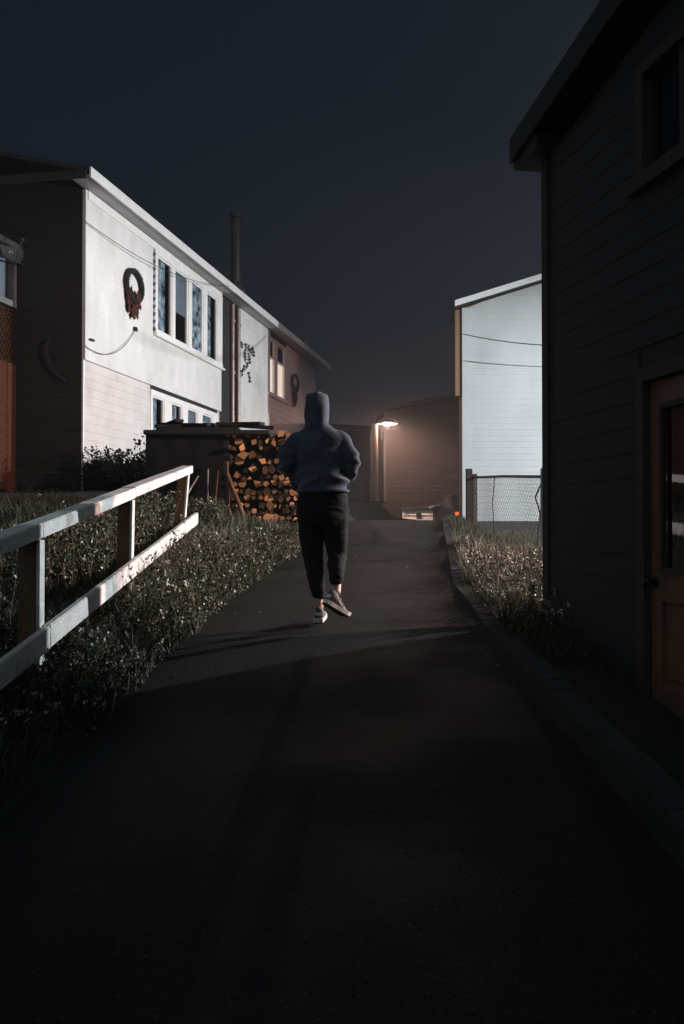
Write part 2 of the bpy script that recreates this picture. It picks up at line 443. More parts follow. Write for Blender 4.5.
def lit(par, p, q, zb, zt, w):
    c = MB(LW); n = 20
    for i in range(n):
        a, b = p + (q - p) * i / n, p + (q - p) * (i + 1) / n
        fa, fb = .012 * math.sin(i * 1.1), .012 * math.sin((i + 1) * 1.1)
        c.quad([(a, zb, w + fa), (b, zb, w + fb), (b, zb + (zt - zb) * .66, w + fb), (a, zb + (zt - zb) * .66, w + fa)])
    c.build('lit_curtain', 'lit_curtain', par)
    d = MB(LW); d.box((p, zb + (zt - zb) * .66, w + .02), (q, zb + (zt - zb) * .69, w + .065)); d.build('transom_bar', 'pink_lit_siding', par)
window(house, uh, UP, 6.0, 7.62, .06, 'white_paint', [lace(0), blind, lace(2), lace(3)])
window(house, lh, LO, 3.35, 4.58, 0.0, 'white_paint', [lace(3), lace(0), blind, lace(2)])
window(house, fw, win_span([(269, 275.5), (278.4, 285.5)]), 5.98, 7.64, 0.0, 'pink_lit_siding', [lit, lit])
# chimney recess with pipes
mb = MB(LW); mb.box((L1, Z0, -.28), (s_of(240), ZT, -.06)); 
for i in range(40): mb.box((L1, Z0 + i * .15, -.06), (L1 + .14 + (.05 if i % 2 else 0), Z0 + i * .15 + .13, .04))
mb.build('chimney_recess', 'shingle', house)
mb = MB(LW)
for px in (232.5, 238.2):
    u = s_of(px, .08); mb.tube([(u, 2.2, .08), (u, 7.8, .08)], .05 if px < 235 else .055, 12)
    for z in (4.1, 5.9, 7.3): mb.tube([(u, z, .08), (u, z + .07, .08)], .08, 12)
mb.build('pipe', 'copper_pipe', house, False)
u = s_of(235.5, .28); mb = MB(LW)
mb.tube([(u, 7.9, .28), (u, 10.0, .28)], .135, 16); mb.tube([(u, 8.04, .28), (u, 8.3, .28)], [.24, .15], 16)
for z in (8.75, 9.45): mb.tube([(u, z, .28), (u, z + .05, .28)], .145, 16)
mb.tube([(u, 10.0, .28), (u, 10.02, .28), (u, 10.12, .28), (u, 10.15, .28)], [.05, .17, .17, .05], 16)
mb.build('stovepipe', 'black_metal', house)
# power cables fixed to the house
mb = MB()
A, B = LW(-.1, z_of(85, 222), .1), LW(s_of(214), 7.9, .46)
mb.tube([A + (B - A) * t + Vector((0, 0, -.28 * 4 * t * (1 - t))) for t in np.linspace(0, 1, 14)], .007, 5)
tag(mb.build('power_cable', 'black_metal'), 'thin black cable strung across the white wall up to the eave', 'cable')
mb = MB(LW)
pts = []
a, b = s_of(84.5, .1), s_of(135, .1); za, zb_ = z_of(85, 346), z_of(135, 330)
for t in np.linspace(0, 1, 16): pts.append((a + (b - a) * t, za + (zb_ - za) * t - .62 * 4 * t * (1 - t) * .5, .085 + .05 * math.sin(t * 3.1)))
mb.tube(pts, .007, 5); mb.box((b - .06, zb_ - .03, .062), (b + .06, zb_ + .05, .12)); mb.box((s_of(87.5), z_of(88, 340), .065), (s_of(91), z_of(88, 338), .12))
tag(mb.build('loose_cable', 'black_metal'), 'loose dark cable sagging below the red-bowed wreath', 'cable')
mb = MB(LW)
for i, z in enumerate(np.arange(5.95, 7.7, .16)): mb.tube([(s_of(153.5) - .06, z, .075), (s_of(153.5) - .06, z + .07, .10)], .03, 6)
mb.tube([(s_of(153.5) - .06, 5.9, .08), (s_of(153.5) - .06, 7.74, .08)], .008, 5)
tag(mb.build('light_string', 'black_metal'), 'string of small unlit bulbs running up beside the upper window', 'light string')

def wreath(px, cy, ru, rz_, tail, label, ribbon='ribbon', th=.13):
    u = s_of(px, .17); z = z_of(px, cy)
    t = thing('wreath', label, 'wreath', None, tuple(LW(u, z, .10)))
    mb = MB(); rr = random.Random(int(px))
    Q = lambda a, b, c: WU * a + WN * c + Vector((0, 0, b))
    n = 30
    ring = []
    for k in range(n + 1):
        an = 2 * math.pi * k / n; ring.append(Q(ru * math.cos(an), rz_ * math.sin(an), .03))
    mb.tube(ring, th * .36, 8, cap=False)
    for k in range(190):
        an = rr.random() * 6.283; j = rr.gauss(0, th * .20)
        p = Q((ru + j) * math.cos(an), (rz_ + j) * math.sin(an), rr.random() * .07)
        d = Vector((rr.gauss(0, 1), rr.gauss(0, 1), rr.gauss(0, 1))).normalized() * .045
        e = d.orthogonal().normalized() * .018
        mb.quad([p - e, p + d * .5 - e * .6, p + d, p + e])
    mb.build('wreath_ring', 'wreath_green', t)
    mb = MB()
    for k in range(70):
        q_ = rr.random(); a = rr.uniform(-.5, .5) * ru * (1.7 - .7 * q_) - .04; b = -rz_ * .45 - q_ * (tail + rz_ * .27)
        p = Q(a, b, .02 + rr.random() * .03)
        d = (WU * rr.gauss(0, 1) + Vector((0, 0, rr.gauss(0, 1) - .4)) + WN * rr.gauss(0, .15)).normalized() * .13
        e = d.cross(WN).normalized() * .075
        mb.quad([p - e, p + d - e * .7, p + d + e * .7, p + e])
    mb.build('ribbon_bow', ribbon, t)
wreath(135.6, 288.5, .40, .30, .36, 'oval dark wreath with a ragged red bow on the white upper wall', th=.15)
wreath(296.5, 385, .42, .28, .50, 'dark wreath with a drooping dark tail on the shaded far wall', 'wreath_green', .12)
# leafy wall ornament
t = thing('leaf_ornament', 'scattered dark leaf ornament climbing the narrow white middle wall', 'wall ornament', None, tuple(LW(s_of(246), z_of(246, 360), .08)))
mb = MB(); rr = random.Random(5)
pts = [(238, 350), (241, 344), (245, 345), (248, 348), (252, 349), (253, 354), (248, 356), (244, 357), (249, 361), (246, 365), (243, 368), (241, 372), (248, 374), (249, 380), (250, 351), (244, 352)]
base = LW(s_of(246), z_of(246, 360), .08)
for (px, py) in pts:
    p = LW(s_of(px), z_of(px, py), .075) - base; a = rr.random() * 6.28
    for k in range(3):
        an = a + k * 2.1; d = (WU * math.cos(an) + Vector((0, 0, math.sin(an)))) * .13
        e = (WU * -math.sin(an) + Vector((0, 0, math.cos(an)))) * .05
        mb.quad([p, p + d * .5 + e + WN * .03, p + d, p + d * .5 - e + WN * .03])
for a, b in zip(pts, pts[1:]):
    A = LW(s_of(a[0]), z_of(*a), .072) - base; B = LW(s_of(b[0]), z_of(*b), .072) - base
    if (A - B).length < .6: mb.tube([A, B], .008, 4)
mb.build('leaves', 'wreath_green', t)

# enclosed porch on the gable end
porch = thing('porch', 'brown boarded porch with a pale upper window on the dark gable end', 'porch')
def PW(u, z, w): return LW(-u, z, w - 1.28)      # u: toward the camera, w: out to the lane
mb = MB(PW); mb.box((.02, 1.6, -2.6), (3.2, 4.72, -.02))
for i in range(20): mb.box((.02 + i * .16, 1.7, -.02), (.02 + i * .16 + .15, 4.72, .0 + .006 * (i % 2)))
mb.build('board_wall', 'brown_board', porch)
mb = MB(PW); mb.box((.02, 4.725, -2.6), (3.2, 5.75, -.12)); mb.build('lattice_backing', 'dark_wood', porch)
mb = MB(PW)
for i in range(-6, 24):
    a = .02 + i * .14
    for sgn in (1, -1):
        u0, u1 = (a, a + .95) if sgn > 0 else (a + .95, a)
        pts = []
        lo, hi = 0, 1
        f = [t for t in np.linspace(0, 1, 24) if .02 <= u0 + (u1 - u0) * t <= 3.2]
        if len(f) > 1:
            t0, t1 = f[0], f[-1]
            mb.tube([(u0 + (u1 - u0) * t0, 4.74 + .98 * t0, -.05 + .012 * sgn), (u0 + (u1 - u0) * t1, 4.74 + .98 * t1, -.05 + .012 * sgn)], .014, 4)
mb.build('lattice', 'brown_board', porch)
mb = MB(PW)
mb.box((.02, 5.752, -.14), (3.2, 5.86, .01)); mb.box((.02, 6.64, -.14), (3.2, 6.76, .01))
for u in (.02, .95, 1.9, 2.9): mb.box((u, 5.861, -.14), (u + .08, 6.639, .005))
fr = mb.build('window_frame', 'far_grey', porch)
mb = MB(PW); mb.quad([(.1, 5.861, -.06), (3.0, 5.861, -.06), (3.0, 6.639, -.06), (.1, 6.639, -.06)]); mb.build('pane', 'glass', fr)
mb = MB(PW)
for i in range(40): mb.quad([(.1 + i * .07, 5.86, -.16 + .02 * math.sin(i * 1.7)), (.17 + i * .07, 5.86, -.16 + .02 * math.sin((i + 1) * 1.7)), (.17 + i * .07, 6.64, -.16 + .02 * math.sin((i + 1) * 1.7)), (.1 + i * .07, 6.64, -.16 + .02 * math.sin(i * 1.7))])
mb.build('curtain', 'blind', fr)
mb = MB(PW); mb.prism([(.02, 6.765, .15), (.02, 6.765, -2.7), (.02, 7.3, -2.7), (.02, 6.87, .15)], 0, (3.3, 0, 0)); mb.build('roof', 'shingle', porch)
# satellite dish on the gable
t = thing('satellite_dish', 'small dim satellite dish on the dark gable end beneath the roof', 'satellite dish', None, tuple(LW(-.45, z_of(18, 214), -1.15)))
mb = MB(); ax = (WN * .75 - WU * .5 + Vector((0, 0, .35))).normalized(); e1 = ax.orthogonal().normalized(); e2 = ax.cross(e1)
prev = None
for k in range(6):
    r = .22 * k / 5; ring = [ax * (r * r * .8) + e1 * r * math.cos(a) + e2 * r * math.sin(a) for a in np.linspace(0, 2 * math.pi, 25)[:-1]]
    if prev and k > 1:
        for i in range(24): mb.quad([prev[i], prev[(i + 1) % 24], ring[(i + 1) % 24], ring[i]])
    prev = ring
mb.build('dish', 'dish', t, True)
mb = MB(); mb.tube([Vector((0, 0, -.3)), ax * .2 + Vector((0, 0, -.27)), ax * .42], .012, 6); mb.box(tuple(ax * .42 - Vector((.03, .03, .03))), tuple(ax * .42 + Vector((.03, .03, .03)))); mb.build('feed_arm', 'dish', t)
mb = MB(); mb.tube([Vector((0, 0, 0)), WU * .15 - Vector((0, 0, .1)), WU * .44 - Vector((0, 0, .1))], .02, 6); mb.build('bracket', 'dish', t)
mb = MB(LW)
mb.tube([(-.05, z_of(50, 322), -.62), (-.06, z_of(50, 335), -.68), (-.06, z_of(50, 350), -.60), (-.05, z_of(50, 363), -.44), (-.05, z_of(50, 368), -.30)], .014, 5)
tag(mb.build('hanging_cable', 'dish'), 'short pale cable hanging in a curve on the dark gable wall', 'cable')

# ------------------------------------------------------------------ DARK HOUSE (right)
DU = Vector((.182, -.983, 0)).normalized(); DN = Vector((-.983, -.182, 0)); DC = Vector((1.665, 8.12, 0))
def DW(u, z, w): return DC + DU * u + DN * w + Vector((0, 0, z))
dark = thing('dark_house', 'unlit dark clapboard house with a brown glazed door close on the lane', 'house')
dz0, dzt = .2, 4.74; dhole = (1.60, 2.62, .2, 2.76); whole = (1.60, 2.70, 3.95, 4.74)
mb = MB(DW); siding(mb, 0.09, 8.5, dz0, dzt, .17, .006, 0, [dhole, whole])
sl = .145
for (a, b) in ((-.02, 4.3), ):
    mb.prism([(0, dzt, -.02), (4.3, dzt + .62, -.02), (8.6, dzt, -.02)], 0, (0, 0, -.1))
mb.build('clapboard_wall', 'dark_siding', dark)
mb = MB(DW); mb.box((0.005, dz0, -8), (1.60, dzt, -.004)); mb.box((2.72, dz0, -8), (8.6, dzt, -.004)); mb.box((1.60, 2.76, -8), (2.72, 3.95, -.004)); mb.box((1.60, dz0, -8), (2.62, 2.76, -.14)); mb.box((2.62, dz0, -8), (2.72, 2.76, -.004)); mb.box((1.60, 3.95, -8), (2.72, dzt, -.3))
mb.build('house_core', 'dark_siding', dark)
mb = MB(DW); mb.box((-.025, dz0, -.08), (.089, dzt, .03)); mb.build('corner_board', 'dark_trim', dark)
mb = MB(DW)
pr = [(-.32, 4.86), (4.3, 4.86 + 4.62 * sl), (8.92, 4.86), (8.92, 5.0), (4.3, 5.0 + 4.62 * sl), (-.32, 5.0)]
mb.prism([(u, z, .16) for u, z in pr], 0, (0, 0, -8.4)); mb.build('roof', 'shingle', dark)
mb = MB(DW); mb.prism([(-.33, 4.80, .19), (4.3, 4.80 + 4.63 * sl, .19), (4.3, 5.01 + 4.63 * sl, .19), (-.33, 5.01, .19)], 0, (0, 0, -.028))
mb.prism([(4.301, 4.80 + 4.63 * sl, .19), (8.93, 4.80, .19), (8.93, 5.01, .19), (4.301, 5.01 + 4.63 * sl, .19)], 0, (0, 0, -.028)); mb.build('rake_board', 'dark_trim', dark)
mb = MB(DW); mb.box((-.32, 4.74, -8), (.2, 4.858, .155)); mb.build('eave_box', 'dark_trim', dark)
# door
def DD(u, z, w): return DW(u - .10, z + .03, w)
mb = MB(DD); mb.box((1.69, .45, -.12), (1.79, 2.72, .03)); mb.box((2.64, .45, -.12), (2.73, 2.72, .03)); mb.box((1.79, 2.63, -.12), (2.64, 2.72, .03)); mb.box((1.79, .40, -.12), (2.64, .48, .05))
dfr = mb.build('door_frame', 'frame_wood', dark)
mb = MB(DD)
d0, d1 = 1.80, 2.63; y0, y1 = .49, 2.62; g0, g1, gz0, gz1 = 1.93, 2.50, 1.40, 2.47
mb.box((d0, y0, -.07), (g0, y1, -.02)); mb.box((g1, y0, -.07), (d1, y1, -.02)); mb.box((g0, gz1, -.07), (g1, y1, -.02)); mb.box((g0, 1.22, -.07), (g1, gz0, -.02)); mb.box((g0, y0, -.07), (g1, .68, -.02))
mb.box((g0, .68, -.07), (g1, 1.22, -.045)); mb.box((g0 + .06, .74, -.0448), (g1 - .06, 1.16, -.032))
dr = mb.build('door', 'door_wood', dark)
mb = MB(DD)
mb.box((g0, gz0, -.018), (g0 + .035, gz1, -.003)); mb.box((g1 - .035, gz0, -.018), (g1, gz1, -.003)); mb.box((g0 + .035, gz0, -.018), (g1 - .035, gz0 + .035, -.003)); mb.box((g0 + .035, gz1 - .035, -.018), (g1 - .035, gz1, -.003))
mb.build('glazing_bead', 'frame_wood', dr)
mb = MB(DD); mb.quad([(g0, gz0, -.04), (g1, gz0, -.04), (g1, gz1, -.04), (g0, gz1, -.04)]); mb.build('pane', 'glass', dr)
mb = MB(DD)
for i in range(16): mb.quad([(g0 + (g1 - g0) * i / 16, gz0, -.09 + .012 * (i % 2)), (g0 + (g1 - g0) * (i + 1) / 16, gz0, -.09 + .012 * ((i + 1) % 2)), (g0 + (g1 - g0) * (i + 1) / 16, gz1, -.09 + .012 * ((i + 1) % 2)), (g0 + (g1 - g0) * i / 16, gz1, -.09 + .012 * (i % 2))])
mb.build('door_curtain', 'room_dark', dr)
mb = MB(DD); mb.tube([(1.865, 1.34, -.02), (1.865, 1.34, -.012)], .035, 14); mb.tube([(1.865, 1.34, -.012), (1.865, 1.34, .025), (1.865, 1.34, .03), (1.865, 1.34, .055), (1.865, 1.34, .07)], [.012, .013, .028, .034, .02], 14)
mb.build('door_knob', 'black_metal', dr, True)
mb = MB(DW)
mb.box((1.60, 3.95, -.08), (1.70, 4.738, .03)); mb.box((2.60, 3.95, -.08), (2.70, 4.738, .03)); mb.box((1.70, 3.95, -.08), (2.60, 4.03, .03)); mb.box((1.70, 4.66, -.08), (2.60, 4.738, .03)); mb.box((2.12, 4.03, -.06), (2.17, 4.66, .0))
wf = mb.build('window', 'frame_wood', dark)
mb = MB(DW); mb.quad([(1.7, 4.03, -.045), (2.6, 4.03, -.045), (2.6, 4.66, -.045), (1.7, 4.66, -.045)]); mb.build('pane', 'glass', wf)
mb = MB(DW); mb.box((1.55, 3.90, .0), (2.75, 3.949, .07)); mb.build('sill', 'frame_wood', wf)

# ------------------------------------------------------------------ RIGHT WHITE HOUSE
rh = thing('pale_house', 'pale clapboard house seen end on beyond the chain-link fence', 'house')
RY = 26.0
def RW(u, z, w): return Vector((3.15 + u, RY - w, z))
mb = MB(RW); siding(mb, .16, 7.4, 1.93, 7.5, .16, .018, 0)
n = 14
for i in range(14):     # gable courses
    a = 7.5 + i * .16; b = a + .16; ua = max(.16, (a - 7.5) / .31 + .0); ub = max(.16, (b - 7.5) / .31)
    if ua < 3.7: mb.quad([(max(.16, ua), a, .018), (7.4 - ua, a, .018), (7.4 - ub, b, .002), (max(.16, ub), b, .002)]); mb.quad([(max(.16, ua), a, 0), (7.4 - ua, a, 0), (7.4 - ua, a, .018), (max(.16, ua), a, .018)])
mb.build('clapboard_wall', 'grey_white_siding', rh)
mb = MB(RW); mb.box((-.02, 1.93, -.1), (.158, 7.49, .035)); mb.build('corner_board', 'grey_white_siding', rh)
mb = MB(RW); mb.prism([(0, 1.93, -.004), (7.4, 1.93, -.004), (7.4, 7.5, -.004), (3.7, 8.64, -.004), (0, 7.5, -.004)], 0, (.08, 0, -1.6)); mb.build('side_wall', 'bare_wood', rh)
mb = MB(RW); mb.box((.10, 1.2, -1.6), (7.4, 1.925, -.03)); mb.build('foundation', 'foundation', rh)
mb = MB(RW)
k = .31
mb.prism([(-.22, 7.50, .3), (3.7, 7.50 + 3.92 * k, .3), (7.62, 7.50, .3), (7.62, 7.61, .3), (3.7, 7.61 + 3.92 * k, .3), (-.22, 7.61, .3)], 0, (.06, 0, -2.2)); mb.build('roof', 'shingle', rh)
mb = MB(RW); mb.prism([(-.24, 7.47, .335), (3.7, 7.47 + 3.94 * k, .335), (3.7, 7.62 + 3.94 * k, .335), (-.24, 7.62, .335)], 0, (0, 0, -.032))
mb.prism([(3.701, 7.47 + 3.94 * k, .335), (7.64, 7.47, .335), (7.64, 7.62, .335), (3.701, 7.62 + 3.94 * k, .335)], 0, (0, 0, -.032)); mb.build('rake_board', 'white_paint', rh)
mb = MB(RW); mb.box((-.19, 5.2, -.30), (-.02, 7.45, -.02)); mb.build('bay_box', 'bare_wood', rh)
mb = MB()
A, B = Vector((3.12, RY - .3, 6.75)), Vector((7.2, RY - 8, 5.3))
mb.tube([A + (B - A) * t + Vector((0, 0, -.3 * 4 * t * (1 - t))) for t in np.linspace(0, 1, 14)], .012, 5)
tag(mb.build('power_line', 'black_metal'), 'thin dark wire slanting across the front of the pale house', 'cable')
mb = MB(); A, B = Vector((3.2, RY - .08, 6.1)), Vector((6.4, RY - .08, 5.95))
mb.tube([A + (B - A) * t + Vector((0, 0, -.06 * 4 * t * (1 - t))) for t in np.linspace(0, 1, 10)], .009, 5)
tag(mb.build('wall_cable', 'galv'), 'pale cable clipped level across the pale house wall, below the dark wire', 'cable')

# ------------------------------------------------------------------ chain-link fence
cf = thing('chain_link_fence', 'sagging chain-link fence with a dark wooden end post before the pale house', 'fence')
FA = Vector((2.10, 16.0, 0)); FB = Vector((2.40, 12.0, 0))
za0, za1 = ground_z(2.1, 16) - .05, 2.54; zb0, zb1 = ground_z(2.4, 12) - .05, 2.34
def FP(t, h): # h 0..1
    p = FA + (FB - FA) * t; lo = za0 + .08 + (zb0 - za0) * t; hi = za1 + (zb1 - za1) * t
    return Vector((p.x, p.y, lo + (hi - lo) * h))
mb = MB(); mb.box((1.985, 15.96, za0 - .3), (2.085, 16.06, 2.68), bev=.006); mb.box((2.10, 16.02, za0 - .3), (2.17, 16.09, 2.60), bev=.006); mb.build('end_post', 'dark_wood', cf)
mb = MB(); mb.tube([(2.40, 12, zb0 - .2), (2.41, 12, 2.42)], .028, 10); mb.tube([(2.41, 12, 2.42), (2.41, 12, 2.45)], [.034, .012], 10); mb.build('metal_post', 'galv', cf)
mb = MB(); mb.tube([FP(.0, 1), FP(.5, 1.0) + Vector((0, 0, .012)), FP(1, 1)], .019, 8); mb.build('top_rail', 'black_metal', cf)
mb = MB()
Lf = (FB - FA).length; NH = int(Lf / .09); h_m = .95; slope_n = int(h_m / .09)
for i in range(-slope_n, NH + 1):
    for sgn in (1, -1):
        pts = []
        for j in range(slope_n + 1):
            ii = i + j if sgn > 0 else i + slope_n - j
            if 0 <= ii <= NH: pts.append(FP(ii / NH, j / slope_n) + Vector((.004 * sgn + .02 * math.sin(ii * .25), 0, 0)))
        if len(pts) > 1: mb.tube(pts, .0026, 3, cap=False)
mb.build('wire_mesh', 'galv', cf)
mb = MB(); mb.tube([Vector((2.43, 12.1, 2.30)), Vector((2.36, 12.2, 2.1)), Vector((2.40, 12.1, 1.9)), Vector((2.37, 12.15, 1.5))], .012, 5)
mb.build('tie_wire', 'black_metal', cf)
mb = MB(); mb.tube([Vector((2.2, 14.4, 2.45)), Vector((2.17, 14.4, 2.1)), Vector((2.2, 14.45, 1.6))], .007, 5); mb.build('tie_wire', 'black_metal', cf)

# ------------------------------------------------------------------ white wooden handrail (left)
hr = thing('handrail', 'white-painted wooden handrail with two rails along the left bank', 'railing')
HX = -1.75
def hz_top(y): return 1.69 + (y - 5.66) * .121
def hz_low(y): return 1.07 + (y - 5.66) * .127
posts = [(1.9, 0), (5.72, 0.0), (8.25, .01), (11.28, .05)]
for (y, lean) in posts:
    zt = hz_top(y) - .035 + (.06 if y > 11 else 0)
    zb0_ = ground_z(HX, y) - .3
    mb = MB(); bm = mb.bm
    mb.box((HX - .10, y, zb0_), (HX - .0, y + .10, zt), 0, .005)
    for v in bm.verts: v.co.x -= lean * (v.co.z - zt) * -1.6
    o = mb.build('post', ['bare_wood'], hr)
    mb = MB(); mb.box((HX + .001, y + .002, zb0_), (HX + .022, y + .098, zt - .02), 0, .003)
    for v in mb.bm.verts: v.co.x -= lean * (v.co.z - zt) * -1.6
    mb.build('post_facing', 'worn_white', hr)
def rail(name, f, h, th, y0, y1, segs, x0):
    mb = MB()
    cuts = [y0] + segs + [y1]
    for a, b in zip(cuts, cuts[1:]):
        dz = random.uniform(-.006, .006)
        n = max(2, int((b - a) / .4))
        for i in range(1):
            P = [(x0, a + .003), (x0 + th, a + .003), (x0 + th, b), (x0, b)]
            lo = lambda y: f(y) - h / 2 + dz; hi = lambda y: f(y) + h / 2 + dz
            V8 = [mb.bm.verts.new((p[0], p[1], lo(p[1]))) for p in P] + [mb.bm.verts.new((p[0], p[1], hi(p[1]))) for p in P]
            fs = [mb.bm.faces.new([V8[k] for k in q]) for q in ((0, 3, 2, 1), (4, 5, 6, 7), (0, 1, 5, 4), (1, 2, 6, 5), (2, 3, 7, 6), (3, 0, 4, 7))]
            bmesh.ops.bevel(mb.bm, geom=list({e for q in fs for e in q.edges}), offset=.006, segments=2, affect='EDGES')
    return mb.build(name, 'worn_white', hr)
rail('top_rail', hz_top, .085, .125, 1.0, 11.5, [5.75, 8.32], HX - .09)
rail('lower_rail', hz_low, .135, .045, 1.0, 11.7, [5.78], HX + .024)

# ------------------------------------------------------------------ woodpile
shed = thing('wood_store', 'low black tarp-hung firewood store with a flat board roof beside the lane', 'wood store')
SY = 13.5
gz = lambda x, y: ground_z(x, y)
mb = MB()
for i in range(5):
    y = SY - .05 + i * .27
    mb.box((-2.68 + .02 * (i % 2), y, 2.99 - .004 * i), (-.98 - .03 * (i % 3), y + .26, 3.05 - .004 * i), bev=.008)
mb.box((-2.5, SY + .1, 3.055), (-1.4, SY + .9, 3.10), bev=.01)
mb.build('roof', 'dark_wood', shed)
for (x, y) in ((-2.62, SY + .05), (-1.62, SY + .05), (-2.62, SY + 1.2), (-1.05, SY + 1.2)):
    mb = MB(); mb.box((x, y, gz(x, y) - .2), (x + .08, y + .08, 2.985)); mb.build('post', 'dark_wood', shed)
mb = MB()
def tz(i, j): pass
nu, nv = 40, 20
G = []
for j in range(nv + 1):
    row = []
    for i in range(nu + 1):
        t = i / nu; x = -2.66 + 1.06 * t; z0 = gz(x, SY + .1) + .02; z = z0 + (2.98 - z0) * j / nv
        row.append((x, SY + .04 + .03 * mnoise.noise(Vector((x * 3, z * 2, 5))), z))
    G.append(row)
for j in range(nv):
    for i in range(nu): mb.quad([G[j][i], G[j][i + 1], G[j + 1][i + 1], G[j + 1][i]])
mb.build('front_tarp', 'tarp', shed, True)
mb = MB(); mb.box((-2.66, SY + .56, gz(-2, SY) - .1), (-.50, SY + .62, 2.97)); mb.build('back_boards', 'dark_wood', shed)
for k, (x, dz, ln, an) in enumerate([(-2.25, .02, .7, .5), (-2.15, .035, .9, -.35), (-1.7, .03, .6, .9), (-1.35, .02, .8, .2), (-2.35, .06, .5, -1.0), (-1.3, .05, .5, -.6)]):
    mb = MB(); c, s_ = math.cos(an), math.sin(an)
    mb.F = lambda u, v, w, x=x, dz=dz, c=c, s_=s_, k=k: Vector((x + u * c - v * s_, SY + .35 + u * s_ + v * c, 3.10 + dz + w + u * .05 * (-1) ** k))
    mb.box((-ln / 2, -.06, 0), (ln / 2, .06, .045), 0, .006); mb.build('loose_board', 'tarp', shed)
# individual logs
def log_mesh(k):
    r = random.Random(k); n = r.choice([3, 4, 4, 5, 6]); L = .46
    rad = [1 * r.uniform(.6, 1.15) for _ in range(n)]
    if k % 2 == 0:
        for i in range(n // 2): rad[i] *= .55
    bm = bmesh.new(); A = []; B = []
    for i in range(n):
        a = 2 * math.pi * i / n; A.append(bm.verts.new((.5 * rad[i] * math.cos(a), 0, .5 * rad[i] * math.sin(a)))); B.append(bm.verts.new((.5 * rad[i] * math.cos(a) * 1.05, L, .5 * rad[i] * math.sin(a) * .97)))
    bm.faces.new(A).material_index = 1; bm.faces.new(B[::-1]).material_index = 1
    for i in range(n): bm.faces.new([A[i], B[i], B[(i + 1) % n], A[(i + 1) % n]]).material_index = 0
    bmesh.ops.recalc_face_normals(bm, faces=bm.faces)
    me = bpy.data.meshes.new('firewood_log'); bm.to_mesh(me); bm.free()
    me.materials.append(M['bark']); me.materials.append(M['cut_wood']); return me
LM = [log_mesh(k) for k in range(9)]
rr = random.Random(21)
z_base = gz(-1.1, SY) + .05
row = 0; z = z_base
while z < 2.98:
    h = rr.uniform(.078, .108)
    x = -1.60 + (row % 2) * .05
    lim = -.50 if z < 2.55 else (-.58 if z < 2.75 else -.66)
    while x < lim:
        sz = rr.uniform(.075, .145) * (1.25 if rr.random() < .12 else 1)
        if rr.random() > .10 + (.15 if z > 2.3 else 0):
            o = bpy.data.objects.new('firewood_log', rr.choice(LM)); COL.objects.link(o)
            o.location = (x + sz / 2, SY + rr.uniform(-.05, .10), z + sz / 2 * .8)
            o.rotation_euler = (rr.gauss(0, .05), rr.uniform(0, 6.28), rr.gauss(0, .22)); o.scale = (sz, 1, sz * rr.uniform(.85, 1.4))
            tag(o, 'split firewood log stacked end-on in the pile beside the lane', 'firewood log', 'stacked firewood logs')
        x += sz * .84
    z += h; row += 1
def pole(a, b, r, m, label, name='pole'):
    mb = MB(); a = Vector(a); b = Vector(b); mid = (a + b) / 2 + Vector((rr.uniform(-.02, .02), 0, rr.uniform(-.02, .02)))
    mb.tube([a, mid, b], [r, r * .93, r * .85], 8); tag(mb.build(name, m), label, 'pole')
pole((-1.20, 13.18, 1.55), (-1.54, 13.40, 2.45), .033, 'bare_wood', 'thick brown pole leaning diagonally against the log ends')
pole((-1.535, 13.36, 1.5), (-1.545, 13.42, 2.62), .024, 'bare_wood', 'upright brown stake at the left end of the log stack')
pole((-1.83, 13.32, 1.55), (-1.80, 13.42, 2.52), .014, 'grey_wood', 'thin pale stick upright before the black tarp')
pole((-1.69, 13.2, 1.62), (-1.66, 13.40, 2.5), .010, 'bare_wood', 'thinnest crooked twig upright before the black tarp')
pole((-1.62, 13.1, 1.52), (-1.86, 13.3, 2.0), .02, 'bare_wood', 'short brown stick lying aslant at the foot of the tarp')
pole((-2.12, 12.9, 1.95), (-1.92, 13.35, 2.42), .012, 'grey_wood', 'thin pale stick leaning aslant near the far rail end')
o = bpy.data.objects.new('firewood_log', LM[1]); COL.objects.link(o); o.location = (-1.78, 13.25, 2.04); o.scale = (.12, .5, .09); o.rotation_euler = (0, .2, 1.2)
tag(o, 'single loose log lying off the stack before the black tarp', 'firewood log')

# unseen bushes added behind the store to shade the foot of the house wall
def shrub(name, loc, w, h, n, label, group, spikes=4, m='leaf', ls=.09):
    t = thing(name, label, 'shrub', group, loc)
    r = np.random.default_rng(int(abs(loc[0]) * 100 + loc[1] * 10))
    mb = MB(); q = random.Random(int(loc[1] * 100))
    for k in range(7):
        a = q.random() * 6.28; mb.tube([(0, 0, -.1), (math.cos(a) * w * .2, math.sin(a) * w * .2, h * .5), (math.cos(a) * w * .35, math.sin(a) * w * .35, h * .9)], [.025, .015, .006], 5)
    mb.build('stems', 'stem', t)
    c = r.normal(0, 1, (n, 3)); c /= np.linalg.norm(c, axis=1)[:, None]
    c *= (r.random(n) ** .4)[:, None] * np.array([w, w, h / 2]); c[:, 2] += h / 2
    for s in range(spikes):
        k = slice(s * 40, s * 40 + 40); cx, cy = q.uniform(-.7, .7) * w, q.uniform(-.7, .7) * w
        c[k, 0] = cx + r.normal(0, .05, 40); c[k, 1] = cy + r.normal(0, .05, 40); c[k, 2] = h * .6 + r.random(40) * h * .75
    leaf_cloud('foliage', c, ls, m, t, r)
    return t
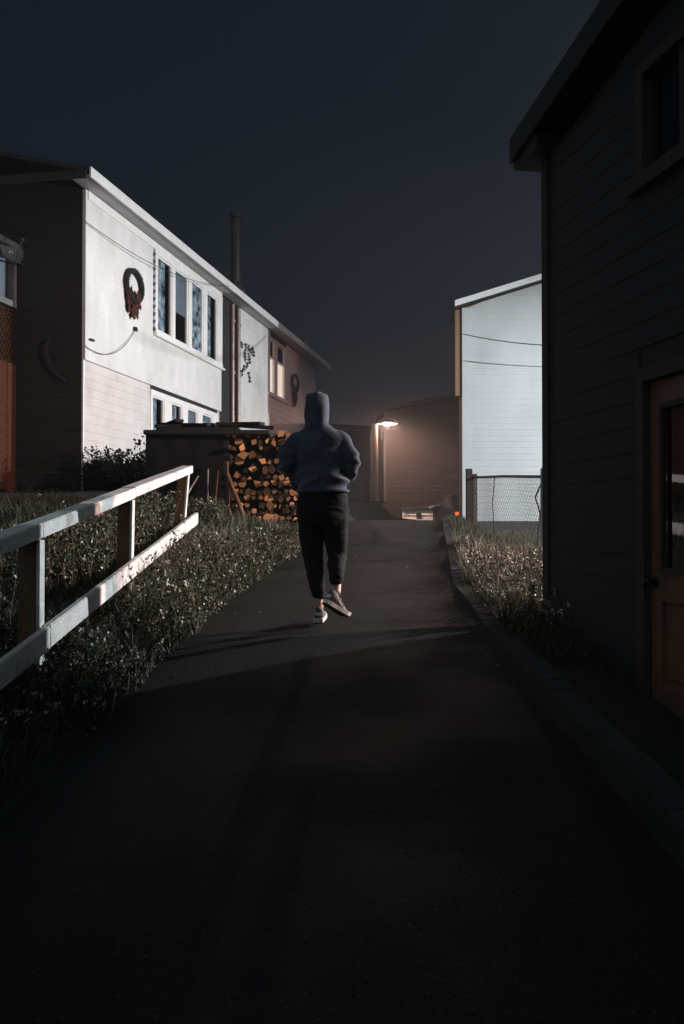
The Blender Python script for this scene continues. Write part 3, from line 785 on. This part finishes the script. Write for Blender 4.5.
def leaf_cloud(name, c, size, m, parent, r, up=.3):
    n = len(c)
    d = r.normal(0, 1, (n, 3)); d[:, 2] += up; d /= np.linalg.norm(d, axis=1)[:, None]
    e = np.cross(d, r.normal(0, 1, (n, 3))); e /= np.linalg.norm(e, axis=1)[:, None]
    s = (size * r.uniform(.5, 1.3, n))[:, None] if np.isscalar(size) else size[:, None]
    v = np.stack([c, c + d * s * .5 + e * s * .28, c + d * s, c + d * s * .5 - e * s * .28], 1).reshape(-1, 3)
    return np_mesh(name, v, np.arange(n * 4).reshape(n, 4), m, parent)
def np_mesh(name, v, q, m, parent=None, mi=None):
    me = bpy.data.meshes.new(name); nv, nq, k = len(v), len(q), q.shape[1]
    me.vertices.add(nv); me.vertices.foreach_set('co', v.astype(np.float32).ravel())
    me.loops.add(nq * k); me.loops.foreach_set('vertex_index', q.astype(np.int32).ravel())
    me.polygons.add(nq); me.polygons.foreach_set('loop_start', np.arange(0, nq * k, k, dtype=np.int32))
    me.update(calc_edges=True); me.validate()
    return link_mesh(name, me, parent, [m])
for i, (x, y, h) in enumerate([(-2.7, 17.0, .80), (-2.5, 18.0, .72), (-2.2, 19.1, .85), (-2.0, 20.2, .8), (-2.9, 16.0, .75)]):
    shrub('added_shade_shrub', (x, y, gz(x, y)), .62, h, 1500, 'unseen bush added behind the firewood store to shade the house wall', 'added shade-casting bushes behind the firewood store', 4, 'shade_black_leaf')

for i, (u, h, sp) in enumerate([(.1, .62, 5), (.6, .55, 8), (1.15, .66, 9), (1.8, .56, 6), (2.4, .64, 8), (3.2, .75, 8)]):  # plants added along the wall foot, their black stands in for shade
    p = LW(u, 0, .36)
    t = shrub('shade_black_plant', (p.x, p.y, gz(p.x, p.y)), .40, h, 3200, 'low spiky plant added at the wall foot, black in place of shade', 'added shade-black plants along the house wall', sp, 'shade_black_leaf', .075)
# ------------------------------------------------------------------ grass and weeds
def blades(name, pts, h, w, m, bend=.45, wob=.35):
    n = len(pts); P = np.array(pts)
    a = rng.random(n) * 2 * np.pi; hh = h * rng.uniform(.45, 1.25, n); ww = w * rng.uniform(.7, 1.3, n)
    dx, dy = np.cos(a), np.sin(a); la = rng.normal(0, wob, (n, 2))
    b = np.abs(rng.normal(0, bend, n)) * hh
    def pt(t, side):
        k = t ** 2
        ox = P[:, 0] + dx * b * k + la[:, 0] * hh * t; oy = P[:, 1] + dy * b * k + la[:, 1] * hh * t; oz = P[:, 2] + hh * t * (1 - .25 * np.abs(b / hh) * t)
        wd = ww * (1 - t * .85) * side
        return np.stack([ox - dy * wd, oy + dx * wd, oz], 1)
    rows = [pt(0, -1), pt(0, 1), pt(.5, 1), pt(.5, -1), pt(1., -1), pt(1., 1)]
    v = np.stack(rows, 1).reshape(-1, 3)
    base = np.arange(n)[:, None] * 6
    q = np.concatenate([base + np.array([0, 1, 2, 3]), base + np.array([3, 2, 5, 4])])
    o = np_mesh(name, v, q, m); tag(o, kind='stuff'); return o
def scatter(n, x0, x1, y0, y1, keep):
    out = []
    tries = 0
    while len(out) < n and tries < n * 12:
        tries += 1
        x, y = random.uniform(x0, x1), random.uniform(y0, y1)
        if keep(x, y): out.append((x, y, ground_z(x, y) - .01))
    return out
def clump(x, y, s, seed): return mnoise.noise(Vector((x * s, y * s, seed)))
def left_ok(x, y):
    e = itp(LX, y) - x + .13 * clump(x, y, 1.9, 2)
    return e > -.05 + .05 * clump(x, y, 6, 9) and random.random() < (.42 + .75 * clump(x, y, .9, 5) + .3 if e > .3 else .95) and not (x < -1.0 and y > 13.5 and x > -2.7 and y < 14.8)
def right_ok(x, y):
    e = x - itp(RX, y) - .14 + .06 * clump(x, y, 2.5, 8)
    p = Vector((x, y, 0)) - DC
    if p.dot(DU) > -.05 and p.dot(DN) < .05: return False
    return e > 0 and random.random() < .5 + .8 * clump(x, y, 1.0, 6) + .25
tag(blades('dry_grass', scatter(2600, -1.9, -.4, 7.6, 11.2, lambda x, y: 0 < itp(LX, y) - x < .75 and clump(x, y, 2.2, 31) > 0), .30, .0035, 'dry_grass', .9), 'pale arching grass tufts at the lane edge', 'grass')
gl = tag(blades('grass', scatter(26000, -4.4, 0, 3.2, 13.6, left_ok), .17, .0045, 'grass'), 'rough grass covering the left bank', 'grass')
tag(blades('grass', scatter(9000, -2.5, .3, 12.2, 18, left_ok), .15, .006, 'grass'), 'short lit grass at the foot of the firewood stack', 'grass')
tag(blades('grass', scatter(26000, 1.1, 3.4, 6.6, 16.5, right_ok), .13, .0045, 'grass'), 'pale rough grass on the right verge', 'grass')
tag(blades('grass', scatter(9000, 1.7, 9, 15.5, 25.8, lambda x, y: x > itp(RX, y) + .1), .10, .008, 'grass'), 'grass at the foot of the pale house', 'grass')
tag(blades('dry_grass', scatter(5200, -3.2, -.2, 5.2, 13.4, lambda x, y: left_ok(x, y) and x > -2.6 and clump(x, y, 1.4, 12) > .02), .24, .004, 'dry_grass', .7), 'dry arching grass on the left bank', 'grass')
tag(blades('dry_grass', scatter(6000, 1.15, 3.2, 7.6, 12.5, lambda x, y: right_ok(x, y) and clump(x, y, 1.2, 14) > .0), .22, .0038, 'dry_grass', .35, .2), 'dry upright grass stalks on the right verge', 'grass')
def weeds(name, pts, hmin, hmax, nl, ls, label, flower=0.0, fl_name=None, hcap=None):
    r = rng
    V = []; leaf_c = []; flow = []
    stems = MB()
    for (x, y, z) in pts:
        h = random.uniform(hmin, hmax)
        if hcap: h = max(.06, min(h, hcap(x, y)))
        nl_ = max(6, int(nl * h / hmax)); lx, ly = random.gauss(0, .18) * h, random.gauss(0, .18) * h
        stems.tube([(x, y, z - .02), (x + lx * .4, y + ly * .4, z + h * .55), (x + lx, y + ly, z + h)], [.004, .0033, .0015], 3, cap=False)
        for k in range(nl_):
            t = random.uniform(.12, 1)
            leaf_c.append((x + lx * t * t + random.gauss(0, .012), y + ly * t * t + random.gauss(0, .012), z + h * t))
        if random.random() < flower:
            for k in range(random.randint(1, 4)): flow.append((x + lx + random.gauss(0, .03), y + ly + random.gauss(0, .03), z + h * random.uniform(.8, 1.03)))
    tag(stems.build(name + '_stems', 'stem'), label + ', stems', 'weeds', None, 'stuff')
    tag(leaf_cloud(name, np.array(leaf_c), ls, 'leaf', None, r, .5), label, 'weeds', None, 'stuff')
    if flow:
        c = np.repeat(np.array(flow), 5, 0) + r.normal(0, .006, (len(flow) * 5, 3))
        tag(leaf_cloud(fl_name, c, .022, 'petal', None, r, .2), label + ', pale flower heads', 'flowers', None, 'stuff')
weeds('weeds', scatter(420, -2.7, -1.5, 12.3, 13.25, lambda x, y: True), .10, .34, 40, .035, 'spindly weeds before the black tarp', .1, 'flowers')
weeds('weeds', scatter(700, -1.9, -.3, 5.2, 12.2, lambda x, y: -.10 < itp(LX, y) - x < .45 and clump(x, y, 2.0, 41) > -.15), .08, .30, 40, .030, 'leafy weeds spilling over the left edge of the lane', .10, 'flowers')
weeds('weeds', scatter(1500, -3.6, -.7, 4.4, 12.2, lambda x, y: left_ok(x, y) and x > -3.3 and clump(x, y, .8, 21) > -.2), .18, .75, 64, .034, 'leafy weeds crowding the white handrail', .16, 'flowers', lambda x, y: (.14 + .17 * sm((y - 6.6) / 1.5) if x > HX - .1 else (.62 if x > HX - .8 else .24)) * (1 if y < 11 else .5) * random.uniform(.6, 1.25))
weeds('weeds', scatter(620, 1.2, 3.0, 7.2, 12.5, lambda x, y: right_ok(x, y)), .10, .36, 36, .026, 'low weeds on the right verge by the dark house', .5, 'flowers', lambda x, y: .34 if y < 10 else .14)

fl = []
for k in range(70):
    y = random.uniform(5, 13); l, r = itp(LX, y), itp(RX, y)
    x = l + abs(random.gauss(0, .35)) if random.random() < .7 else r - abs(random.gauss(0, .15))
    t = (x - l + .3) / (r + .08 - l + .3)
    fl.append((x, y, zr(y) + .03 * max(0, math.sin(math.pi * (t * 1.2 - .12))) + .006))
tag(leaf_cloud('fallen_leaves', np.array(fl), .024, 'dry_grass', None, rng, .0), 'dead leaves and bits of straw scattered along the lane edges', 'fallen leaves', None, 'stuff')
# ------------------------------------------------------------------ FAR END OF THE LANE
def far_house(name, label, x0, x1, y, z0, zt, peak, depth, m, trim, o_=.3):
    t = thing(name, label, 'house'); FR = lambda u, z, w: Vector((x0 + u, y - w, z)); W = x1 - x0
    mb = MB(FR); siding(mb, .1, W - .1, z0, zt, .22, .03, 0)
    mb.prism([(0, z0, -.004), (W, z0, -.004), (W, zt, -.004), (W / 2, zt + peak - .05, -.004), (0, zt, -.004)], 0, (0, 0, -depth))
    mb.build('siding_wall', m, t)
    mb = MB(FR); mb.box((0, z0, -.2), (.1, zt, .05)); mb.build('corner_board', trim, t); mb = MB(FR); mb.box((W - .25, z0, -.2), (W + .002, zt, .05)); mb.build('corner_board', trim, t)
    mb = MB(FR); k = peak / (W / 2)
    mb.prism([(-o_, zt - o_ * k, o_), (W / 2, zt + peak, o_), (W + o_, zt - o_ * k, o_), (W + o_, zt + .15 - o_ * k, o_), (W / 2, zt + peak + .15, o_), (-o_, zt + .15 - o_ * k, o_)], 0, (0, 0, -depth - 2 * o_)); mb.build('roof', 'shingle', t)
    return t, FR
t, FR = far_house('grey_house', 'dark grey house with a pale corner board left of the street lamp', -3.2, 1.06, 37.5, 1.5, 5.45, .12, 6, 'far_grey', 'far_siding', .06)
mb = MB(FR); mb.box((.12, 4.2, .04), (4.0, 5.43, .12)); mb.build('upper_band', 'dark_wood', t)
mb = MB(FR); mb.box((.12, 4.06, .04), (4.0, 4.18, .16)); mb.build('band_board', 'far_siding', t)
far_house('brown_house', 'large brown-lit clapboard house behind the street lamp', 1.9, 11.5, 45.5, 0.8, 7.1, 1.0, 7, 'far_siding', 'dark_trim')
t, FR = far_house('low_building', 'low bright white building with one dark window at the lane end', 2.70, 4.54, 44.75, 1.3, 2.57, .08, .6, 'white_paint', 'white_paint', .08)
mb = MB(FR); mb.box((.62, 2.28, .035), (.84, 2.46, .06)); w = mb.build('window', 'room_dark', t)
# street lamp on a timber pole
sl_ = thing('street_lamp', 'lit street lamp on a timber pole glowing at the end of the lane', 'street lamp', None, (1.45, 43.6, zr(43)))
def ST(x, y, z): return Vector((x, y, z)) - Vector((1.45, 43.6, zr(43)))
mb = MB(); mb.tube([ST(1.45, 43.6, 1.2), ST(1.45, 43.6, 6.35)], [.15, .12], 14); mb.build('pole', 'pole_wood', sl_)
mb = MB(); mb.tube([ST(1.45, 43.6, 6.2), ST(1.7, 43.55, 6.52), ST(2.0, 43.5, 6.60)], .025, 8); mb.build('arm', 'black_metal', sl_)
mb = MB(); mb.rings([(*ST(2.0, 43.5, 6.45), .38, .38), (*ST(2.0, 43.5, 6.32), .44, .44), (*ST(2.0, 43.5, 6.32), .455, .455), (*ST(2.0, 43.5, 6.47), .39, .39), (*ST(2.0, 43.5, 6.58), .14, .14), (*ST(2.0, 43.5, 6.65), .06, .06)], 16); hd = mb.build('lamp_head', 'black_metal', sl_)
mb = MB(); mb.rings([(*ST(2.0, 43.5, 6.24), .03, .03), (*ST(2.0, 43.5, 6.27), .10, .10), (*ST(2.0, 43.5, 6.33), .15, .15), (*ST(2.0, 43.5, 6.40), .17, .17), (*ST(2.0, 43.5, 6.445), .15, .15)], 16); mb.build('bulb', 'bulb', hd, True)
# wheelie bin
t = thing('bin', 'squat black bin standing at the crest left of the white building', 'bin', None, (1.0, 33, zr(33)))
mb = MB(); mb.prism([(-.38, -.35, 0), (.38, -.35, 0), (.42, -.38, .78), (-.42, -.38, .78)], 0, (0, .7, 0)); mb.build('bin_body', 'bin', t)
mb = MB(); mb.box((-.44, -.41, .785), (.44, .36, .84), bev=.02); mb.build('bin_lid', 'bin', t)
# parked cars
def car(label, loc, rz_, tail_on):
    t = thing('parked_car', label, 'car', None, loc, (0, 0, rz_))
    prof = [(-2.1, .35), (-2.15, .75), (-2.0, .95), (-1.5, 1.0), (-1.05, 1.42), (.35, 1.45), (1.0, 1.0), (1.95, .85), (2.12, .6), (2.1, .35)]
    mb = MB(); mb.prism([(-.82, x, z) for x, z in prof], 0, (1.64, 0, 0)); mb.build('body', 'car_paint', t)
    mb = MB()
    for s in (-1, 1):
        x = .822 * s; mb.quad([(x, -1.3, 1.03), (x, .85, 1.03), (x, .32, 1.38), (x, -1.02, 1.36)])
    mb.quad([(-.7, -1.49, 1.04), (.7, -1.49, 1.04), (.64, -1.09, 1.40), (-.64, -1.09, 1.40)])
    mb.build('windows', 'glass', t)
    for sx in (-1, 1):
        for y in (-1.3, 1.3):
            mb = MB(); mb.tube([(sx * .70, y, .33), (sx * .86, y, .33)], .33, 20); w = mb.build('wheel', 'outsole', t)
            mb = MB(); mb.tube([(sx * .861, y, .33), (sx * .875, y, .33)], .2, 14); mb.build('rim', 'chrome', w)
        mb = MB(); mb.box((sx * .78 - .09, -2.19, .76), (sx * .78 + .04, -2.1, .88)); mb.build('tail_light', 'tail' if tail_on else 'ribbon', t)
    mb = MB(); mb.box((-.8, -2.22, .42), (.8, -2.13, .55), bev=.02); mb.build('bumper', 'chrome', t)
    return t
car('dark parked car with a glowing red tail light before the pale house', (4.28, 33.6, zr(33) - .40), R(4), True)
car('dark parked car glinting beside the grey house', (.2, 30.4, zr(30) - .75), R(80), False)
# sheds/roof edges right of the white building
t = thing('small_shed', 'small dark shed with pale roof edge right of the white building', 'shed', None, (4.35, 38.2, zr(38)))
mb = MB(); mb.prism([(-.7, 0, -.1), (.9, 0, -.1), (.9, 0, 1.15), (-.7, 0, .85)], 0, (0, 2, 0)); mb.build('wall', 'dark_wood', t)
mb = MB(); mb.prism([(-.85, -.15, .83), (1.0, -.15, 1.17), (1.0, -.15, 1.25), (-.85, -.15, .91)], 0, (0, 2.3, 0)); mb.build('roof', 'white_paint', t)
# ------------------------------------------------------------------ PERSON
PX, PY = -.17, 7.80
PZ = zr(PY) + .03
def grown(name, mb, vox, mats, parent, sm_it=6, fold=None):
    """fuse overlapping lofts into one continuous surface; fold(co) pushes it along its normal"""
    bmesh.ops.recalc_face_normals(mb.bm, faces=mb.bm.faces)
    me = bpy.data.meshes.new(name + '_raw'); mb.bm.to_mesh(me); mb.bm.free()
    o = bpy.data.objects.new(name, me); COL.objects.link(o)
    md = o.modifiers.new('r', 'REMESH'); md.mode = 'VOXEL'; md.voxel_size = vox; md.use_smooth_shade = True
    s = o.modifiers.new('s', 'SMOOTH'); s.iterations = sm_it; s.factor = .5
    dg = bpy.context.evaluated_depsgraph_get(); dg.update()
    me2 = bpy.data.meshes.new_from_object(o.evaluated_get(dg)); me2.name = name
    if fold:
        nr = [v.normal.copy() for v in me2.vertices]
        for v, n_ in zip(me2.vertices, nr): v.co += n_ * fold(v.co)
    o.modifiers.clear(); o.data = me2; bpy.data.meshes.remove(me)
    me2.materials.clear()
    for x in mats: me2.materials.append(M[x])
    me2.polygons.foreach_set('use_smooth', [True] * len(me2.polygons))
    if parent is not None: o.parent = parent
    return o
U = .0078
def pp(px, py, d=0.0): return Vector(((px - 320) * U, d, (628 - py) * U))
# joints (x right, y away from camera, z up)
SL, SR = pp(293.5, 441), pp(343, 439)
EL, ER = pp(286, 470, -.03), pp(351.5, 468, -.03)
HL, HR = pp(300, 490, .17), pp(340, 490, .17)
hipL, hipR = pp(309, 512), pp(335, 512)
knL, knR = pp(313, 563, .04), pp(336.5, 560, .05)
anL, anR = pp(319, 608, -.01), pp(336, 592, -.16)
def limb(mb, pts, rad, n=16):
    P = []; Rr = []
    for i in range(len(pts) - 1):
        for k in range(6):
            t = k / 6; P.append(pts[i].lerp(pts[i + 1], t)); s = t * t * (3 - 2 * t)
            a, b = rad[i], rad[i + 1]; Rr.append(a + (b - a) * t)
    P.append(pts[-1]); Rr.append(rad[-1]); mb.tube(P, Rr, n)
person = None
mb = MB()
head = pp(317, 408, .02)
mb.rings([(head.x, .02, head.z - .12, .045, .05), (head.x, .02, head.z - .09, .06, .075), (head.x, .015, head.z - .03, .072, .092), (head.x, .01, head.z + .03, .074, .096), (head.x, .005, head.z + .07, .06, .08), (head.x, 0, head.z + .095, .03, .04)], 18)
mb.tube([head + Vector((0, .095, .015)), head + Vector((0, .118, -.025)), head + Vector((0, .095, -.035))], [.008, .016, .01], 8)   # nose
for s in (-1, 1): mb.tube([head + Vector((s * .07, .0, -.03)), head + Vector((s * .084, -.01, .0)), head + Vector((s * .078, -.012, .025))], [.008, .014, .01], 6)  # ears
mb.tube([head + Vector((-.025, .088, -.065)), head + Vector((0, .096, -.064)), head + Vector((.025, .088, -.065))], [.006, .01, .006], 6)  # mouth
limb(mb, [pp(318, 450), head + Vector((0, 0, -.08))], [.075, .055])
mb.rings([(pp(320, 520).x, 0, pp(0, 520).z, .15, .11), (pp(320, 490).x, 0, pp(0, 490).z, .155, .105), (pp(320, 465).x, 0, pp(0, 465).z, .16, .105), (pp(319, 445).x, 0, pp(0, 445).z, .16, .10), (pp(319, 436).x, 0, pp(0, 436).z, .09, .07)], 22)
for S_, E_, H_, s in ((SL, EL, HL, -1), (SR, ER, HR, 1)):
    limb(mb, [S_ + Vector((-s * .04, 0, -.06)), S_.lerp(E_, .4), E_, H_], [.045, .042, .038, .028])
    f = (H_ - E_).normalized(); f.y *= .4; f.normalize(); side = Vector((0, .3, -1)).normalized()
    palm = H_ + f * .05; mb.tube([H_, palm, H_ + f * .09], [(.02, .03), (.018, .042), (.014, .04)], 10)
    for k, l in enumerate((.065, .075, .07, .055)):
        b0 = H_ + f * .085 + side * ((k - 1.5) * .02); b1 = b0 + f * l * .5 + Vector((0, .012, 0)); b2 = b1 + f * l * .35 + Vector((0, -.02, 0)); mb.tube([b0, b1, b2], [.0095, .009, .007], 7)
    b0 = H_ + f * .03 - side * .03; mb.tube([b0, b0 - side * .03 + f * .02, b0 - side * .03 + f * .055], [.012, .011, .008], 7)
for h_, k_, a_ in ((hipL, knL, anL), (hipR, knR, anR)): limb(mb, [h_, k_, k_.lerp(a_, .35) + Vector((0, -.015, 0)), a_ + Vector((0, 0, -.04))], [.080, .055, .050, .034])
person = grown('person', mb, .008, ['skin'], None, 3)
person.location = (PX, PY, PZ)
tag(person, 'person in a grey-blue hooded top and black joggers walking away up the lane', 'person')
# hooded top
def ridge(p): return 1 - abs(mnoise.noise(p)) * 2
def top_fold(c):
    side = min(1, abs(c.x) / .2)
    drag = ridge(Vector((c.x * 3.5 + c.z * 3 * (1 if c.x > 0 else -1), c.y * 4, c.z * 9)))
    hem = max(0, 1 - abs(c.z - 1.12) / .16)
    if c.z > 1.52:   # hood: seam down the middle and long creases
        return .010 * ridge(Vector((c.x * 9, c.y * 6, c.z * 5 + 3))) - .006 + .004 * max(0, 1 - abs(c.x + .02) / .012)
    return (.012 + .012 * hem + .008 * side) * (drag - .45) + .010 * mnoise.noise(Vector((c.x * 5, c.y * 5, c.z * 4 + 7)))
def leg_fold(c):
    bunch = max(0, 1 - abs(c.z - .25) / .22) + .6 * max(0, 1 - abs(c.z - .52) / .14) + .5 * max(0, 1 - abs(c.z - .86) / .12)
    return (.004 + .011 * bunch) * (ridge(Vector((c.x * 6, c.y * 6, c.z * 17 + 4 * c.x))) - .45) + .008 * mnoise.noise(Vector((c.x * 7, c.y * 7, c.z * 4)))
mb = MB()
T = [(496, 322.5, .198, .150), (492, 322.5, .205, .156), (484, 322, .205, .156), (470, 320.5, .200, .148), (456, 320, .205, .145), (449, 319.5, .226, .138), (443.5, 319, .214, .128), (439, 318.8, .185, .118), (435.5, 318.6, .145, .108), (432, 318.4, .112, .10), (428, 318, .088, .088)]
mb.rings([(pp(c, py).x, -.005, pp(0, py).z, rx, ry_) for py, c, rx, ry_ in T], 30)
for S_, E_, H_, s in ((SL, EL, HL, -1), (SR, ER, HR, 1)):
    limb(mb, [S_ + Vector((-s * .10, 0, -.015)), S_ + Vector((-s * .022, 0, -.05)), S_.lerp(E_, .5) + Vector((s * .008, -.01, -.015)), E_, H_], [.066, .078, .074, .066, .054])
# pocket pouch in front
mb.rings([(.02, .13, 1.07, .13, .05), (.02, .135, 1.15, .13, .06), (.02, .125, 1.24, .10, .04)], 18)
# hood
Hd = [(436, 317.5, .105, .095, -.01), (428, 317, .090, .098, -.012), (420, 316.8, .099, .118, -.005), (412, 317, .103, .128, 0.0), (405.5, 317.2, .099, .124, .004), (400.5, 317.2, .094, .114, .006), (397.4, 317.2, .078, .095, .008)]
mb.rings([(pp(c, py).x, d, pp(0, py).z, rx, ry_) for py, c, rx, ry_, d in Hd], 26)
top = grown('hooded_top', mb, .0075, ['hoodie'], person, 5, top_fold)
mb = MB()
ring = [Vector((pp(322.5, 0).x + .196 * math.cos(a), -.005 + .148 * math.sin(a), pp(0, 495).z)) for a in np.linspace(0, 2 * math.pi, 33)]
mb.tube(ring, .014, 8, cap=False); mb.build('hem_band', 'hoodie', top, True)
mb = MB()
for s in (0,):
    c = head + Vector((0, .098, .0))
    mb.tube([c + Vector((.07 * math.cos(a), .0, .095 * math.sin(a))) for a in np.linspace(0, 2 * math.pi, 25)], .012, 6, cap=False)
mb.build('hood_rim', 'hoodie', top, True)
# joggers
mb = MB()
mb.rings([(pp(322, py).x, 0, pp(0, py).z, rx, ry_) for py, rx, ry_ in ((488, .165, .12), (500, .192, .145), (512, .198, .155), (522, .19, .148), (530, .16, .12))], 28)
for h_, k_, a_, r0 in ((hipL, knL, anL, .104), (hipR, knR, anR, .102)):
    up = a_ + Vector((0, 0, .045)) if a_ is anL else a_ + Vector((0, .015, .045))
    limb(mb, [h_, h_.lerp(k_, .45), k_, k_.lerp(up, .45) + Vector((0, -.02, 0)), up + Vector((0, 0, .03)), up], [r0 + .004, .098, .076, .069, .049, .041])
tr = grown('joggers', mb, .0075, ['jogger'], person, 4, leg_fold)
# shoes
def shoe(an, R3, label):
    t = bpy.data.objects.new('shoe', None); COL.objects.link(t); t.parent = person
    t.matrix_local = Matrix.Translation(an) @ R3.to_4x4() @ Matrix.Diagonal((.95, .9, 1, 1))
    # local: x right, y toe, z up; ankle at origin, sole bottom at z=-.115
    up = MB(); prof = [(-.075, .030, .01, -.10), (-.06, .040, .015, -.10), (-.02, .044, .02, -.10), (.03, .046, -.02, -.10), (.08, .050, -.045, -.10), (.13, .050, -.06, -.10), (.17, .042, -.07, -.10), (.195, .022, -.085, -.10)]
    R_ = []
    for (y, hw, zt, zb) in prof:
        R_.append([up.bm.verts.new((hw * math.cos(a) * (1 - .18 * max(0, math.sin(a))), y, (zt + zb) / 2 + (zt - zb) / 2 * math.sin(a))) for a in np.linspace(0, 2 * math.pi, 17)[:-1]])
    for i in range(len(R_) - 1):
        for k in range(16): up.bm.faces.new([R_[i][k], R_[i][(k + 1) % 16], R_[i + 1][(k + 1) % 16], R_[i + 1][k]])
    up.bm.faces.new(R_[0]); up.bm.faces.new(R_[-1]); u = up.build('upper', 'shoe', t, True)
    def soleshape(z0, z1, k, m, n):
        mb = MB(); C = [(-.088, 0), (-.08, .034), (-.04, .042), (.02, .042), (.08, .050), (.14, .050), (.18, .038), (.205, 0)]
        pl = [(x * k, y, 0) for y, x in C] + [(-x * k, y, 0) for y, x in C[-2:0:-1]]
        mb.prism([(a, b, z0 + max(0, (b - .12)) * .2) for a, b, c in pl], 0, (0, 0, z1 - z0)); return mb.build(n, m, t)
    soleshape(-.108, -.078, 1.06, 'shoe_sole', 'midsole'); soleshape(-.118, -.1085, 1.0, 'outsole', 'outsole')
    lc = MB(); 
    for i in range(4):
        y = .035 + i * .025; lc.tube([(-.028, y, -.022 - i * .012), (0, y, -.008 - i * .013), (.028, y, -.022 - i * .012)], .004, 5)
    lc.build('laces', 'shoe_sole', t)
    hp = MB(); hp.box((-.03, -.079, -.055), (.03, -.070, -.03), bev=.003); hp.build('heel_tab', 'shoe_sole', t)
    return t
shoe(anL + Vector((0, .02, -.022)), Matrix.Rotation(R(-4), 3, 'Z') @ Matrix.Rotation(R(6), 3, 'X'), '')
shoe(anR + Vector((.010, .0, -.042)), Matrix.Rotation(R(-56), 3, 'Z') @ Matrix.Rotation(R(-30), 3, 'X'), '')

# ------------------------------------------------------------------ haze
m = bpy.data.materials.new('haze'); m.use_nodes = True; nt = m.node_tree; nt.nodes.remove(nt.nodes['Principled BSDF'])
pv = nt.nodes.new('ShaderNodeVolumePrincipled'); pv.inputs['Color'].default_value = (.90, .93, .95, 1); pv.inputs['Density'].default_value = .0034; pv.inputs['Anisotropy'].default_value = .74
nt.links.new(pv.outputs[0], nt.nodes['Material Output'].inputs['Volume'])
mb = MB(); mb.box((-235, -235, -30), (235, 235, 14)); o = mb.build('haze', m); tag(o, kind='stuff')

# ------------------------------------------------------------------ lights, sky, camera
def spot(name, p, target, power, col, cone, blend, rad):
    l = bpy.data.lights.new(name, 'SPOT'); l.energy = power; l.color = col; l.spot_size = R(cone); l.spot_blend = blend; l.shadow_soft_size = rad
    o = bpy.data.objects.new(name, l); COL.objects.link(o); o.location = p
    o.rotation_euler = (Vector(target) - Vector(p)).to_track_quat('-Z', 'Y').to_euler(); return o
COOL = Vector((13.5, 16.8, 5.1)); WARM = Vector((8.6, 10.6, 4.9))
spot('cool_street_lamp', COOL, COOL + Vector((math.cos(R(165)), math.sin(R(165)), -.05)) * 10, 14000, (.90, .965, 1.0), 118, .04, .09)
spot('warm_flood_lamp', WARM, WARM + Vector((math.cos(R(160)), math.sin(R(160)), -.06)) * 10, 5000, (1.0, .70, .60), 98, .08, .09)
for nm, p, lb in (('cool_light_blocker', COOL, 'unseen disc added above the cool lamp to cut its upward light'), ('warm_light_blocker', WARM, 'unseen disc added above the warm lamp to cut its upward light')):
    mb = MB(); mb.rings([(p.x, p.y, p.z + .13, .62, .62), (p.x, p.y, p.z + .15, .62, .62), (p.x, p.y, p.z + .30, .12, .12), (p.x, p.y, p.z + .42, .10, .10)], 28)  # discs added over the lamps to keep upward light out of the haze
    tag(mb.build('light_blocker', 'black_metal'), lb, 'light blocker')
s = bpy.data.lights.new('fill_sun', 'SUN'); s.energy = .012; s.angle = R(12); s.color = (.8, .9, 1)  # weak fill added to the night light, no moon in view
o = bpy.data.objects.new('fill_sun', s); COL.objects.link(o); o.rotation_euler = (R(40), 0, R(-25))

w = bpy.data.worlds.new('World'); scene.world = w; w.use_nodes = True
N, L = w.node_tree.nodes, w.node_tree.links; bg = N['Background']
tc = N.new('ShaderNodeTexCoord'); sp = N.new('ShaderNodeSeparateXYZ'); L.new(tc.outputs['Generated'], sp.inputs[0])
# night sky: dark navy ahead, made paler behind and overhead as added fill
mth = N.new('ShaderNodeMath'); mth.operation = 'MULTIPLY_ADD'; mth.inputs[1].default_value = -.55; L.new(sp.outputs['Y'], mth.inputs[0])
m2 = N.new('ShaderNodeMath'); m2.operation = 'MULTIPLY_ADD'; m2.inputs[1].default_value = .45; L.new(sp.outputs['Z'], m2.inputs[0]); m2.inputs[2].default_value = .3
L.new(m2.outputs[0], mth.inputs[2])
rp = N.new('ShaderNodeValToRGB'); e = rp.color_ramp.elements
e[0].position = .12; e[0].color = (.0055, .0092, .0160, 1); e[1].position = .9; e[1].color = (.120, .158, .178, 1)
k = e.new(.32); k.color = (.0115, .0190, .0350, 1)
L.new(mth.outputs[0], rp.inputs['Fac']); L.new(rp.outputs['Color'], bg.inputs['Color']); bg.inputs['Strength'].default_value = 1.0

cam = bpy.data.cameras.new('Camera'); cam.sensor_fit = 'VERTICAL'; cam.sensor_height = 36; cam.lens = 1000 / 1024 * 36; cam.clip_end = 1500; cam.clip_start = .05
co = bpy.data.objects.new('Camera', cam); COL.objects.link(co); co.location = (0, 0, CAM_Z); co.rotation_euler = (R(90 + 1.03), 0, 0)
scene.camera = co
vs = scene.view_settings; vs.view_transform = 'Standard'; vs.look = 'None'; vs.exposure = 0; vs.gamma = 1; vs.use_curve_mapping = False
scene.cycles.use_denoising = True
try: scene.cycles.denoiser = 'OPENIMAGEDENOISE'
except Exception: pass
scene.cycles.max_bounces = 8; scene.cycles.volume_bounces = 0; scene.cycles.transparent_max_bounces = 8
scene.cycles.caustics_reflective = False; scene.cycles.caustics_refractive = False
scene.cycles.sample_clamp_indirect = 3
